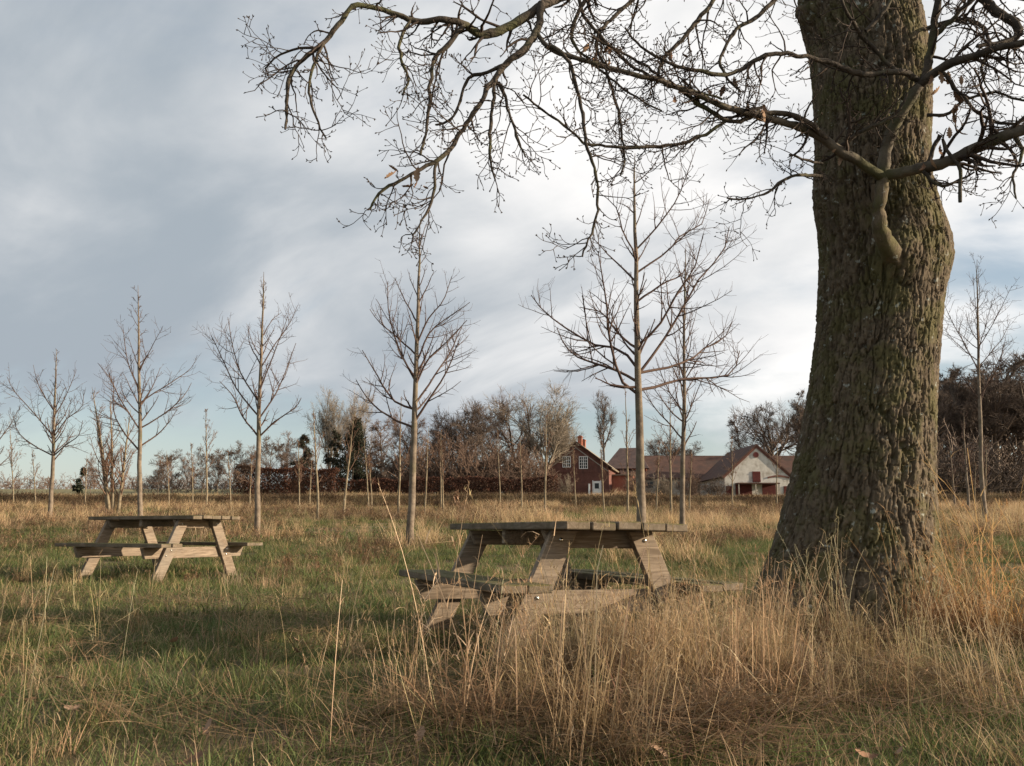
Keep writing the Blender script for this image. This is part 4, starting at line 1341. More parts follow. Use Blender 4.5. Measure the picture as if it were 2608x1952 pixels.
LIMBS = {
    'stem': [(1952, 598, 5.84, 50), (1944, 576, 5.70, 42), (1932, 552, 5.57, 33), (1920, 530, 5.48, 26), (1910, 506, 5.43, 22), (1903, 470, 5.39, 18.5), (1903, 425, 5.38, 16), (1907, 385, 5.38, 16)],
    'left': [(1907, 385, 5.38, 14), (1860, 352, 5.32, 13), (1810, 322, 5.26, 13), (1770, 292, 5.2, 12), (1700, 265, 5.1, 10), (1630, 246, 5.0, 9), (1560, 225, 4.9, 8),
             (1500, 197, 4.85, 8), (1440, 180, 4.8, 7), (1370, 160, 4.75, 7), (1290, 137, 4.7, 6), (1220, 118, 4.7, 6), (1178, 100, 4.72, 5)],
    'left2': [(1785, 300, 5.2, 8), (1748, 268, 5.1, 8), (1700, 252, 5.05, 7), (1645, 250, 5.0, 7), (1600, 262, 4.95, 6), (1545, 245, 4.9, 6), (1490, 208, 4.85, 5), (1430, 172, 4.8, 4), (1350, 120, 4.75, 3), (1280, 80, 4.7, 3)],
    'hang': [(1650, 232, 5.0, 4), (1560, 268, 4.95, 4), (1500, 300, 4.9, 4), (1440, 313, 4.85, 4), (1360, 322, 4.8, 4), (1290, 318, 4.75, 3.5), (1240, 296, 4.7, 3), (1180, 250, 4.7, 3), (1130, 205, 4.65, 2.5)],
    'right': [(1907, 382, 5.38, 15), (1950, 374, 5.32, 15), (2000, 363, 5.2, 15), (2060, 345, 5.1, 15), (2120, 318, 5, 16), (2180, 295, 4.9, 15), (2240, 275, 4.85, 14), (2330, 235, 4.8, 11), (2460, 170, 4.7, 8)],
    'stub': [(2008, 358, 5.2, 6), (2020, 320, 5.17, 5), (2031, 292, 5.15, 5)],
    'hook': [(2040, 300, 5.0, 3), (2052, 320, 5.0, 4), (2068, 350, 5.0, 4), (2082, 365, 5.0, 4.5), (2083, 385, 5.0, 4), (2074, 437, 4.98, 4)],
    'under': [(1995, 372, 5.2, 5), (2015, 392, 5.15, 4), (2045, 397, 5.1, 3.5), (2080, 385, 5.1, 3), (2105, 372, 5.05, 2)],
    'centre': [(1907, 388, 5.38, 17), (1912, 330, 5.36, 16), (1930, 270, 5.3, 15), (1960, 222, 5.25, 14), (1988, 182, 5.2, 13)],
    'centre_right': [(1988, 184, 5.2, 12), (2030, 152, 5.1, 12), (2080, 128, 5, 11), (2140, 108, 4.9, 10), (2212, 92, 4.8, 9), (2320, 70, 4.7, 7), (2420, 20, 4.6, 5)],
    'centre_up': [(1990, 182, 5.2, 10), (2012, 122, 5.15, 11), (2022, 62, 5.1, 10), (2028, 0, 5.05, 9), (2035, -90, 5, 8), (2030, -220, 4.9, 6)],
    'centre_up2': [(2021, 78, 5.1, 7), (2060, 40, 5, 7), (2100, 2, 4.95, 6), (2140, -50, 4.9, 5), (2200, -140, 4.8, 4)],
    'centre_left': [(1988, 178, 5.2, 9), (1955, 160, 5.15, 9), (1905, 158, 5.1, 8), (1850, 160, 5.05, 8), (1790, 142, 5, 7), (1730, 129, 4.95, 6), (1660, 123, 4.9, 6),
                    (1590, 150, 4.9, 5), (1530, 160, 4.85, 5), (1450, 140, 4.8, 4), (1395, 105, 4.78, 3), (1350, 60, 4.75, 2.5)],
    'centre_left2': [(1945, 158, 5.15, 7), (1905, 110, 5.1, 6), (1870, 68, 5.0, 5), (1830, 20, 4.9, 4), (1815, -40, 4.85, 3)],
    'centre_left3': [(1870, 68, 5.0, 5), (1898, 40, 4.98, 5), (1930, -5, 4.95, 4), (1950, -60, 4.9, 3)],
    'front': [(1808, 322, 5.26, 6), (1850, 290, 5.2, 5), (1900, 265, 5.15, 4), (1940, 240, 5.1, 3), (1960, 200, 5.05, 2.5)],
    'upper': [(1780, -230, 5.8, 34), (1560, -180, 5.3, 26), (1350, -85, 5.0, 21), (1230, -22, 4.9, 16), (1168, 5, 4.8, 13), (1110, 50, 4.75, 12), (1050, 70, 4.7, 12), (1005, 50, 4.65, 10),
              (960, 36, 4.6, 9), (900, 40, 4.6, 8), (830, 15, 4.55, 7), (775, 8, 4.5, 7), (748, 35, 4.5, 6), (705, 85, 4.5, 6), (650, 128, 4.5, 5), (625, 175, 4.5, 5), (620, 245, 4.5, 4), (616, 280, 4.5, 2.5)],
    'upper_b': [(1003, 52, 4.65, 7), (965, 95, 4.6, 7), (938, 122, 4.6, 5), (932, 170, 4.58, 4), (928, 225, 4.56, 4), (918, 285, 4.55, 3.5), (908, 335, 4.5, 3)],
    'upper_c': [(890, 40, 4.6, 4), (868, 85, 4.56, 4), (868, 140, 4.54, 3.5), (884, 172, 4.52, 3), (870, 205, 4.5, 2.5)],
    'upper_d': [(700, 90, 4.5, 4), (676, 140, 4.5, 3.5), (672, 200, 4.5, 3), (685, 260, 4.5, 2.5), (705, 300, 4.5, 2)],
    'upper_e': [(720, 62, 4.5, 4), (690, 92, 4.52, 3.5), (640, 100, 4.54, 3), (600, 120, 4.55, 2.5), (572, 150, 4.55, 2)],
    'down': [(1168, 5, 4.8, 11), (1160, 70, 4.75, 10), (1122, 110, 4.7, 10), (1082, 143, 4.7, 9), (1050, 185, 4.65, 7), (1022, 240, 4.6, 6), (985, 302, 4.6, 5.5), (945, 350, 4.55, 5),
             (890, 377, 4.5, 4), (838, 400, 4.5, 4), (808, 430, 4.5, 3), (800, 452, 4.5, 2)],
    'down_a': [(1082, 145, 4.7, 6), (1075, 210, 4.68, 4.5), (1066, 280, 4.65, 4), (1062, 340, 4.6, 3), (1070, 390, 4.6, 2)],
    'down_b': [(1076, 180, 4.7, 4), (1092, 232, 4.66, 3.5), (1112, 290, 4.62, 3), (1135, 340, 4.6, 2)],
    'down_c': [(1160, 72, 4.75, 7), (1178, 102, 4.72, 6), (1218, 122, 4.7, 5), (1242, 180, 4.68, 4.5), (1256, 260, 4.66, 4), (1264, 332, 4.64, 4), (1290, 400, 4.6, 3.5), (1291, 450, 4.6, 3.2), (1280, 492, 4.58, 3), (1258, 555, 4.55, 2)],
    'down_d': [(942, 352, 4.55, 4), (936, 402, 4.53, 3.5), (922, 452, 4.52, 3), (906, 482, 4.5, 2), (890, 510, 4.5, 1.8)],
    'down_e': [(1085, 143, 4.7, 5), (1040, 160, 4.72, 4.5), (1000, 180, 4.74, 4), (985, 230, 4.74, 3.5), (965, 265, 4.72, 3), (940, 270, 4.7, 2)],
    'top_a': [(1640, -130, 5.0, 10), (1570, -40, 4.95, 7), (1525, 30, 4.9, 6), (1480, 85, 4.88, 5), (1440, 130, 4.85, 4), (1420, 180, 4.82, 3)],
    'top_b': [(1500, -120, 5.0, 9), (1410, -40, 4.95, 6), (1335, 15, 4.9, 5), (1285, 85, 4.88, 4), (1305, 160, 4.85, 3.5), (1328, 250, 4.82, 3), (1345, 335, 4.8, 2.5), (1340, 380, 4.8, 2)],
    'top_c': [(1720, -90, 5.1, 8), (1690, -20, 5.05, 6), (1640, 40, 5.0, 5), (1590, 80, 4.95, 4), (1560, 140, 4.9, 3.5), (1600, 200, 4.88, 3)],
    'top_d': [(1300, -60, 4.9, 6), (1250, 20, 4.85, 5), (1240, 80, 4.82, 4), (1300, 140, 4.8, 3), (1380, 200, 4.8, 2.5), (1430, 240, 4.8, 2)],
    'top_e': [(1235, -25, 4.9, 5), (1290, 60, 4.85, 4), (1390, 150, 4.85, 3.5), (1480, 195, 4.85, 3), (1560, 215, 4.85, 2.5)],
    'right_top': [(2090, -160, 5.2, 16), (2110, -40, 5.1, 13), (2150, 20, 5.05, 12), (2192, 52, 5.0, 11), (2196, 78, 5.0, 10), (2160, 92, 4.97, 7), (2110, 100, 4.95, 4)],
    'right_far': [(2030, 150, 5.1, 6), (2070, 200, 5.05, 4.5), (2105, 240, 5.0, 4), (2150, 260, 4.95, 3.5), (2212, 268, 4.9, 3), (2290, 300, 4.85, 2)],
    'right_low': [(2190, 292, 4.9, 6), (2205, 340, 4.88, 4), (2185, 385, 4.86, 3), (2195, 430, 4.85, 2)],
    'spray_left': [(1775, 380, 5.6, 4), (1735, 378, 5.5, 4), (1690, 385, 5.4, 3.5), (1655, 405, 5.35, 3), (1610, 425, 5.3, 2.5), (1570, 428, 5.28, 2)],
    'spray_left2': [(1778, 355, 5.6, 3.5), (1738, 348, 5.52, 3), (1705, 335, 5.45, 2.5)],
    'right_mid': [(2003, 250, 5.6, 4), (2050, 245, 5.5, 4), (2090, 215, 5.4, 3.5), (2150, 200, 5.3, 3), (2212, 215, 5.2, 2.5), (2300, 230, 5.1, 2)],
    'right_mid2': [(2000, 60, 5.7, 6), (2060, 40, 5.6, 6), (2110, 50, 5.5, 5), (2135, 100, 5.4, 4), (2120, 150, 5.3, 3), (2140, 200, 5.25, 2)],
}
# the crown goes on to the right of the picture: long unseen limbs added there to dapple the foreground
gR = np.random.default_rng(31)
for k in range(14):
    a = gR.uniform(-.85, .30)
    q = np.array([2.4 + .3 * math.cos(a), 6.0 + .3 * math.sin(a), gR.uniform(5.3, 7.4)])
    d_ = np.array([math.cos(a), math.sin(a), gR.uniform(.1, .5)])
    pts_ = [q]
    for j in range(16):
        out_ = q[0] > .63 * q[1] + .75
        d_ = nrm(d_ + np.array([gR.normal(0, .12), gR.normal(0, .12), gR.normal(-.30 if out_ else .0, .08)]))
        q = q + d_ * .38
        if q[2] < 1.2:
            break
        pts_.append(q)
    LIMBS['beyond%d' % k] = [tuple(q) + (float(np.interp(j, [0, len(pts_) - 1], [.05, .005])),) for j, q in enumerate(pts_)]
oak_twigs = Bag()
gO = np.random.default_rng(77)
LP, LR, LN = [], [], []
for nm, pts in LIMBS.items():
    if nm.startswith('beyond'):
        p = np.array([list(np.array(q[:3]) - OB) + [q[3]] for q in pts])
    else:
        p = np.array([list(at2(a, b, c) - OB) + [r * 1.17902 / 2232 * c] for a, b, c, r in pts])
    ln = np.sum(np.linalg.norm(np.diff(p[:, :3], axis=0), axis=1))
    K = max(8, int(ln / .035))
    q = resample(p, K)
    jit = np.cumsum(gO.normal(0, .0048, (K, 3)), axis=0)
    jit -= np.linspace(0, 1, K)[:, None] * jit[-1]
    q[:, :3] += jit * (1 if q[0, 3] < .03 else .6)
    b = Bag()
    rr = np.maximum(q[:, 3], .0032) * (1 + (.035 if q[0, 3] > .02 else .09) * gO.normal(0, 1, K) * (q[:, 3] > .006))
    rr = rr * np.where(rr > .015, .86, 1.0)
    sd_ = 14 if q[0, 3] > .02 else 7
    V_, Q_ = tubes(q[None, :, :3], rr[None], sd_)
    if sd_ == 14:      # rough, slightly fluted bark on the stouter limbs
        C_ = np.repeat(q[:, :3], sd_, axis=0)
        o_ = V_ - C_
        V_ = C_ + o_ * (1 + .26 * (vnoise(V_ * 28, 51) - .5) + .22 * (vnoise(V_ * 70, 52) - .5))[:, None]
    b.add(V_, Q_)
    # closed tip
    link_obj('branch', b.mesh('branch', [M['bark' if nm == 'stem' else 'limb_pale' if nm in ('left', 'centre', 'right') else 'limb']]), oak)
    if nm not in ('stem', 'stub', 'hook', 'centre'):
        q16 = resample(np.c_[q[:, :3], rr], 28)
        LP.append(q16[:, :3])
        LR.append(q16[:, 3])
        LN.append(ln * (.4 if nm.startswith('beyond') else 1))
LP, LR, LN = np.array(LP), np.array(LR), np.array(LN)


def keep_in(C, R, zmin=1.35):
    ok = C[:, :, 2].min(axis=1) > zmin - OB[2]
    return C[ok], R[ok]


c1, r1 = spawn(LP, LR, np.maximum(4, (LN * 15).astype(int)), .12, 1.0, 55, 16, gO, lambda t, p: (.12 + .32 * gO.uniform(0, 1, len(t)) ** 1.5 * (1.15 - .4 * t)), 9, -.10, .20, .45, .0034, up_end=.10)
c1, r1 = keep_in(c1, r1)
oak_twigs.tubes(c1, r1, 4)
p1 = np.sum(np.linalg.norm(np.diff(c1, axis=1), axis=2), axis=1)
c2, r2 = spawn(c1, r1, np.maximum(2, (p1 * 15).astype(int)), .15, 1.0, 50, 16, gO, lambda t, p: np.clip(p * .42, .05, .22), 6, -.05, .20, .75, .0028, up_end=.14)
oak_twigs.tubes(c2, r2, 3)
p2 = np.sum(np.linalg.norm(np.diff(c2, axis=1), axis=2), axis=1)
c3, r3 = spawn(c2, r2, np.maximum(1, (p2 * 15).astype(int)), .25, 1.0, 48, 16, gO, lambda t, p: np.clip(p * .4, .02, .07), 4, .05, .16, .8, .0024)
oak_twigs.tubes(c3, r3, 3)
# buds clustered at the twig ends
ends = np.concatenate([c1[:, -1], c1[:, -1], c2[:, -1], c2[:, -1], c3[:, -1]])
dirs = np.concatenate([nrm(c[:, -1] - c[:, -2]) for c in (c1, c1, c2, c2, c3)])
dirs = nrm(dirs + gO.normal(0, .45, (len(ends), 3)))
BP = ends[:, None, :] + dirs[:, None, :] * np.array([-.002, .005, .0135])[None, :, None]
oak_twigs.tubes(BP, np.broadcast_to(np.array([.0020, .0038, .0006]), (len(ends), 3)), 3)
link_obj('twigs', oak_twigs.mesh('twigs', [M['twig']]), oak)


# withered oak leaves
def oak_leaf_mesh(seed, size):
    g = random.Random(seed)
    lob = [(0, .012), (.12, .05), (.2, .13), (.28, .10), (.36, .21), (.45, .14), (.56, .27), (.66, .17), (.77, .23), (.86, .12), (.94, .11), (1.0, .02)]
    curl, fold = g.uniform(.5, 1.6), g.uniform(.2, .8)
    V, F = [], []
    for t, wd in lob:
        wl, wr = wd * g.uniform(.85, 1.15), wd * g.uniform(.85, 1.15)
        zc_ = curl * (t - .4) ** 2 * .6
        V += [(t, -wl, zc_ + wl * fold + g.uniform(-.02, .02)), (t, 0, zc_), (t, wr, zc_ + wr * fold * g.uniform(.4, 1.2))]
    for i in range(len(lob) - 1):
        a = i * 3
        F += [[a, a + 1, a + 4, a + 3], [a + 1, a + 2, a + 5, a + 4]]
    V = np.array(V) * size
    me = mesh_np('leaf', V, F, [M['dryleaf%d' % g.randint(0, 2)]])
    return me


for i, (a, b_) in enumerate((((.16, .085, .05), (.22, .125, .075)), ((.22, .135, .085), (.29, .19, .125)), ((.11, .06, .038), (.16, .092, .058)))):
    M['dryleaf%d' % i] = make_mat('dry_leaf', noisy(a, b_, 20))
LEAVES = [oak_leaf_mesh(900 + k, .115) for k in range(6)]
for (a, b_, Y, n) in ((900, 388, 4.5, 6), (1325, 96, 4.75, 5), (1290, 98, 4.75, 3), (1455, 212, 4.82, 2), (1575, 188, 4.9, 3), (2055, 168, 5.05, 7), (2056, 232, 5.02, 5),
                      (2060, 262, 5.0, 4), (1815, 300, 5.2, 2), (1640, 246, 4.98, 3), (2030, 322, 5.1, 2), (1470, 95, 4.86, 2)):
    for k in range(n):
        p = at2(a, b_, Y) - OB + gO.normal(0, .055, 3)
        o = link_obj('leaf', LEAVES[int(gO.integers(0, 6))], oak, tuple(p), (gO.uniform(-.8, .8), gO.uniform(.6, 2.2), gO.uniform(0, 6.28)))
        s = gO.uniform(.5, .85)
        o.scale = (s, s, s)

# ------------------------------------------------------------------ grass
G1, G2, G3 = (.118, .142, .047), (.085, .110, .038), (.168, .165, .064)
S1, S2, S3, S4 = (.42, .30, .17), (.52, .39, .235), (.30, .20, .11), (.57, .45, .29)
B1, B2 = (.17, .105, .055), (.11, .07, .042)


def ribbons(bag, base, az, lean, curl, L, wd, c0, c1, K=4, kink=None, kang=None, taper=1.0, g=None):
    n = len(base)
    s = np.linspace(0, 1, K)
    ang = lean[:, None] + curl[:, None] * s[None] ** 1.3
    if kink is not None:
        ang = ang + kang[:, None] * sstep(s[None] - kink[:, None], -.04, .08)
    ang = np.clip(ang, -2.6, 2.6)
    seg = (L / (K - 1))[:, None]
    h = np.concatenate([np.zeros((n, 1)), np.cumsum(np.sin(ang[:, :-1]) * seg, 1)], 1)
    z = np.concatenate([np.zeros((n, 1)), np.cumsum(np.cos(ang[:, :-1]) * seg, 1)], 1)
    ca, sa = np.cos(az)[:, None], np.sin(az)[:, None]
    C = np.stack([base[:, 0:1] + h * ca, base[:, 1:2] + h * sa, base[:, 2:3] + z], -1)
    roll = g.uniform(-.9, .9, n)[:, None]
    wv = np.stack([-np.sin(az[:, None] + roll), np.cos(az[:, None] + roll), g.uniform(-.3, .3, n)[:, None] + 0 * roll], -1)
    wk = (wd[:, None] * (1 - taper * s[None] ** 1.6 * .88))[:, :, None] / 2
    V = np.stack([C - wv * wk, C + wv * wk], 2)
    idx = np.arange(n * K * 2).reshape(n, K, 2)
    F = np.stack([idx[:, :-1, 0], idx[:, :-1, 1], idx[:, 1:, 1], idx[:, 1:, 0]], -1).reshape(-1, 4)
    cc = c0[:, None, :] * (1 - s[None, :, None]) + c1[:, None, :] * s[None, :, None]
    cc = np.repeat(np.concatenate([cc, np.ones((n, K, 1))], -1)[:, :, None, :], 2, axis=2)
    bag.add(V.reshape(-1, 3), F, 0, cc.reshape(-1, 4))
    return C


def pick(g, cols, n, var=.22):
    return np.asarray(cols)[g.integers(0, len(cols), n)] * (1 + g.uniform(-var, var, (n, 1)))


def disc(g, n, r):
    a, q = g.uniform(0, 6.28, n), r * np.sqrt(g.uniform(0, 1, n))
    return np.stack([q * np.cos(a), q * np.sin(a), np.full(n, -.015)], 1)


def tuft_turf(seed, straw, n=46, h=(.03, .10), r=.10, wm=1.0):
    g = np.random.default_rng(seed)
    b = Bag()
    m = int(n * (1 - straw))
    ribbons(b, disc(g, m, r), g.uniform(0, 6.28, m), g.uniform(.1, 1.1, m), g.uniform(.2, 1.3, m), g.uniform(*h, m), np.where(g.uniform(0, 1, m) < .2, g.uniform(.006, .010, m), g.uniform(.003, .0055, m)) * wm,
            pick(g, [G1, G2, G2], m), pick(g, [G1, G2, G3], m), 4, g=g)
    k = n - m
    if k:
        ribbons(b, disc(g, k, r), g.uniform(0, 6.28, k), g.uniform(.2, 1.3, k), g.uniform(0, 1.2, k), g.uniform(h[0], h[1] * 1.35, k), g.uniform(.0022, .0042, k) * wm,
                pick(g, [S3, B1, S1], k), pick(g, [S1, S2, S3], k), 4, g=g)
    return b


def tuft_mid(seed, n=40, h=(.10, .28), r=.10, green=.12, wm=1.0):
    g = np.random.default_rng(seed)
    b = Bag()
    ribbons(b, disc(g, n, r), g.uniform(0, 6.28, n), g.uniform(0, .55, n), g.uniform(.2, 2.0, n), g.uniform(*h, n), g.uniform(.0025, .005, n) * wm,
            np.where(g.uniform(0, 1, (n, 1)) < green, pick(g, [G1, G3], n), pick(g, [S1, S3, S3], n)), pick(g, [S1, S2, S3, S1], n), 5, g=g)
    return b


def tuft_tall(seed, n=22, h=(.38, .80), r=.11, basal=34):
    g = np.random.default_rng(seed)
    b = Bag()
    L = g.uniform(*h, n)
    kink = np.where(g.uniform(0, 1, n) < .45, g.uniform(.55, .92, n), 2.0)
    C = ribbons(b, disc(g, n, r), g.uniform(0, 6.28, n), np.abs(g.normal(.08, .20, n)), g.uniform(-.1, .55, n), L, g.uniform(.0028, .0045, n),
                pick(g, [S3, S1, B1], n), pick(g, [S2, S1, S4], n), 8, kink, g.uniform(.7, 2.3, n), taper=.6, g=g)
    # crumpled leaves and husks hanging from the stalks
    m = n * 3
    w_ = g.integers(0, n, m)
    f = g.integers(2, 8, m)
    ribbons(b, C[w_, f], g.uniform(0, 6.28, m), g.uniform(.5, 1.9, m), g.uniform(.3, 2.0, m), g.uniform(.03, .11, m), g.uniform(.003, .006, m),
            pick(g, [S1, S2], m), pick(g, [S2, S4, S1], m), 4, g=g)
    heads = np.where(g.uniform(0, 1, n) < .4)[0]
    q = np.repeat(heads, 12)
    ribbons(b, C[q, -1] + (C[q, -2] - C[q, -1]) * g.uniform(0, 1.1, (len(q), 1)), g.uniform(0, 6.28, len(q)), g.uniform(.2, 1.2, len(q)), g.uniform(0, 1.2, len(q)),
            g.uniform(.012, .035, len(q)), g.uniform(.002, .004, len(q)), pick(g, [S3, S1], len(q)), pick(g, [S2, S1, S3], len(q)), 3, g=g)
    k = basal
    ribbons(b, disc(g, k, r * 1.2), g.uniform(0, 6.28, k), g.uniform(.1, .9, k), g.uniform(.4, 2.0, k), g.uniform(.15, .42, k), g.uniform(.003, .006, k),
            pick(g, [S3, B1, B2, B1], k), pick(g, [S1, S3, B1], k), 5, g=g)
    return b


def tuft_litter(seed, n=34, r=.16):
    g = np.random.default_rng(seed)
    b = Bag()
    p = disc(g, n, r)
    p[:, 2] = g.uniform(.0, .05, n)
    ribbons(b, p, g.uniform(0, 6.28, n), g.uniform(1.25, 1.6, n), g.uniform(-.3, .3, n), g.uniform(.10, .30, n), g.uniform(.0025, .0045, n),
            pick(g, [S3, B1, B2], n), pick(g, [S3, S1, B1], n), 4, g=g)
    return b


def tuft_weed(seed, n=16, h=(.08, .24), r=.07, wm=1.0):
    g = np.random.default_rng(seed)
    b = Bag()
    C = ribbons(b, disc(g, n, r), g.uniform(0, 6.28, n), g.uniform(0, .5, n), g.uniform(-.2, .6, n), g.uniform(*h, n), g.uniform(.003, .005, n) * wm,
                pick(g, [B2, B1], n), pick(g, [B1, B2], n), 5, g=g)
    m = n * 7
    w_, f = g.integers(0, n, m), g.integers(1, 5, m)
    ribbons(b, C[w_, f] + g.normal(0, .008, (m, 3)), g.uniform(0, 6.28, m), g.uniform(.2, 2.0, m), g.uniform(-.5, 1.5, m), g.uniform(.02, .06, m), g.uniform(.006, .014, m) * min(wm, 1.6),
            pick(g, [B1, B2, S3], m), pick(g, [B1, B2, S3, B1], m), 3, g=g)
    return b


tuft_col = bpy.data.collections.new('tuft_library')
KINDS = {}
count = 0


def lib(kind, bags):
    global count
    KINDS[kind] = (count, len(bags))
    for b in bags:
        o = bpy.data.objects.new('tuft_%03d' % count, b.mesh('tuft_%03d' % count, [M['blade']], smooth=True))
        tuft_col.objects.link(o)
        count += 1


def lib3(kind, fn):
    """the same growth as near, middle and far patches: wider and coarser with distance"""
    for suf, r, n, wm, k in (('', .28, 420, 1.0, 4), ('_m', .55, 720, 1.5, 3), ('_f', 1.2, 1300, 2.6, 3)):
        lib(kind + suf, [fn(j, r, n, wm) for j in range(k)])


lib3('green', lambda j, r, n, wm: tuft_turf(500 + j, .16, n=n, r=r, wm=wm))
lib3('mixed', lambda j, r, n, wm: tuft_turf(510 + j, .52, n=n, r=r, wm=wm))
lib3('strawturf', lambda j, r, n, wm: tuft_turf(520 + j, .86, n=n, r=r, wm=wm, h=(.04, .11)))
lib('mid', [tuft_mid(530 + k) for k in range(6)])
lib('mid_f', [tuft_mid(535 + k, n=260, r=.6, wm=2.0) for k in range(4)])
lib('tall', [tuft_tall(540 + k, n=(18, 26, 34, 42)[k % 4], r=(.10, .14, .18, .22)[k % 4], basal=100) for k in range(10)])
lib('litter', [tuft_litter(550 + k, n=150, r=.32) for k in range(4)])
lib('weed', [tuft_weed(560 + k) for k in range(4)])
lib('weed_f', [tuft_weed(565 + k, n=110, r=.6, wm=2.2) for k in range(4)])
lib('longgreen', [tuft_turf(570 + k, .12, n=70, h=(.08, .20), r=.10) for k in range(3)])
lib('stalk', [tuft_tall(580 + k, n=2, h=(.45, .95), r=.04, basal=3) for k in range(8)])


def grass_object(name, X, Y, idx, scale, tint, label, zoff=0.0, lean=.12):
    n = len(X)
    Z = ground(X, Y) + zoff
    V = np.stack([X, Y, Z], 1).astype(np.float32)
    me = bpy.data.meshes.new(name)
    me.vertices.add(n)
    me.vertices.foreach_set('co', V.ravel())
    rot = np.stack([rng.normal(0, lean, n), rng.normal(0, lean, n), rng.uniform(0, 6.28, n)], 1)
    for an, ty, key, data in (('rot', 'FLOAT_VECTOR', 'vector', rot), ('scl', 'FLOAT', 'value', scale), ('kind_index', 'INT', 'value', idx),
                              ('tint', 'FLOAT_COLOR', 'color', np.c_[tint, np.ones(n)])):
        a = me.attributes.new(an, ty, 'POINT')
        a.data.foreach_set(key, np.ascontiguousarray(data, dtype=np.int32 if ty == 'INT' else np.float32).ravel())
    me.materials.append(M['blade'])
    o = link_obj(name, me)
    ng = bpy.data.node_groups.new(name + '_nodes', 'GeometryNodeTree')
    ng.interface.new_socket('Geometry', in_out='INPUT', socket_type='NodeSocketGeometry')
    ng.interface.new_socket('Geometry', in_out='OUTPUT', socket_type='NodeSocketGeometry')
    gi, go = ng.nodes.new('NodeGroupInput'), ng.nodes.new('NodeGroupOutput')
    ci = ng.nodes.new('GeometryNodeCollectionInfo')
    ci.inputs[0].default_value = tuft_col
    ci.inputs[1].default_value = True
    ci.inputs[2].default_value = True
    ip = ng.nodes.new('GeometryNodeInstanceOnPoints')

    def named(nm, ty):
        a = ng.nodes.new('GeometryNodeInputNamedAttribute')
        a.data_type = ty
        a.inputs[0].default_value = nm
        return a.outputs[0]
    L = ng.links.new
    L(gi.outputs[0], ip.inputs['Points'])
    L(ci.outputs[0], ip.inputs['Instance'])
    ip.inputs['Pick Instance'].default_value = True
    L(named('kind_index', 'INT'), ip.inputs['Instance Index'])
    er = ng.nodes.new('FunctionNodeEulerToRotation')
    L(named('rot', 'FLOAT_VECTOR'), er.inputs[0])
    L(er.outputs[0], ip.inputs['Rotation'])
    L(named('scl', 'FLOAT'), ip.inputs['Scale'])
    L(ip.outputs[0], go.inputs[0])
    md = o.modifiers.new('tufts', 'NODES')
    md.node_group = ng
    return tag(o, label, 'grass', kind='stuff')


def scatter(n, y0, y1, side=1.6, power=1.0):
    """random ground points in the wedge the camera sees and a little beyond"""
    y = (rng.uniform(0, 1, n * 2) * (y1 ** power - y0 ** power) + y0 ** power) ** (1 / power)
    hw_ = y * .66 + side
    hmax = y1 * .66 + side
    keep = rng.uniform(0, 1, n * 2) < hw_ / hmax
    y = y[keep]
    x = rng.uniform(-1, 1, len(y)) * (y * .66 + side)
    return x, y


def blob(x, y, cx, cy, rx, ry, soft=.7):
    d = np.sqrt(((x - cx) / rx) ** 2 + ((y - cy) / ry) ** 2) + (n2(x, y, 1.7, 61) - .5) * .9
    return 1 - sstep(d, 1 - soft, 1 + soft * .4)


YT = [(1.9, 13.0), (-1.86, 16.0), (-5.38, 18.5), (-8.94, 21.0), (-12.7, 24.0), (3.6, 18.5), (12.4, 23.0), (11.5, 25.5)]


def tall_mask(x, y):
    m = blob(x, y, .30, 3.45, .85, .75) * .85
    m = np.maximum(m, blob(x, y, 1.15, 4.85, .42, .40) * 1.2)
    m = np.maximum(m, blob(x, y, 1.2, 4.3, .95, .75) * .9)
    m = np.maximum(m, blob(x, y, 1.75, 5.05, .75, .40) * .8)
    m = np.maximum(m, blob(x, y, 2.78, 5.15, .42, .40) * 1.0)
    m = np.maximum(m, blob(x, y, 3.75, 5.9, 1.0, 1.5) * .55)
    m = np.maximum(m, blob(x, y, -6.1, 10.2, .55, .6) * .7)
    return m


def idx_of(kind, n):
    a, k = KINDS[kind]
    return a + rng.integers(0, k, n)


def var_tint(n, lo=.8, hi=1.2, warm=.06):
    b = rng.uniform(lo, hi, (n, 1))
    return b * (1 + rng.normal(0, warm, (n, 3)) * [1, .6, 1])


def clear_trunk(x, y):
    return np.hypot(x - 2.3, y - 6.0) > .46


def dryness(x, y):
    t = tall_mask(x, y)
    gn = n2(x, y, .55, 31) + .35 * (n2(x, y, 2.2, 33) - .5)
    dry = .15 + .33 * sstep(y, 10, 26) + .25 * t + .26 * sstep(-y, -4.4, -2.4) - .10 * blob(x, y, 2.2, 3.6, 1.0, .9)
    dry = dry - .18 * blob(x, y, -2.2, 5.2, 2.6, 2.2)
    return gn + (dry - .5) * 1.1


def turf(name, y0, y1, step, suf, s0, s1, label, side):
    hw_ = y1 * .66 + side
    gx_, gy_ = np.meshgrid(np.arange(-hw_, hw_, step), np.arange(y0, y1, step))
    x = (gx_ + rng.uniform(-.5, .5, gx_.shape) * step).ravel()
    y = (gy_ + rng.uniform(-.5, .5, gx_.shape) * step).ravel()
    ok = (np.abs(x) < y * .66 + side) & (np.hypot(x - 2.3, y - 6.0) > .62)
    x, y = x[ok], y[ok]
    n = len(x)
    q = dryness(x, y) + rng.normal(0, .05, n)
    idx = np.where(q < .42, idx_of('green' + suf, n), np.where(q < .60, idx_of('mixed' + suf, n), idx_of('strawturf' + suf, n)))
    sc = np.interp(y, [y0, y1], [s0, s1]) * rng.uniform(.85, 1.2, n)
    tn = var_tint(n) * np.interp(y, [12, 30], [1.0, .84])[:, None]
    grass_object(name, x, y, idx, sc, tn, label, lean=.03)


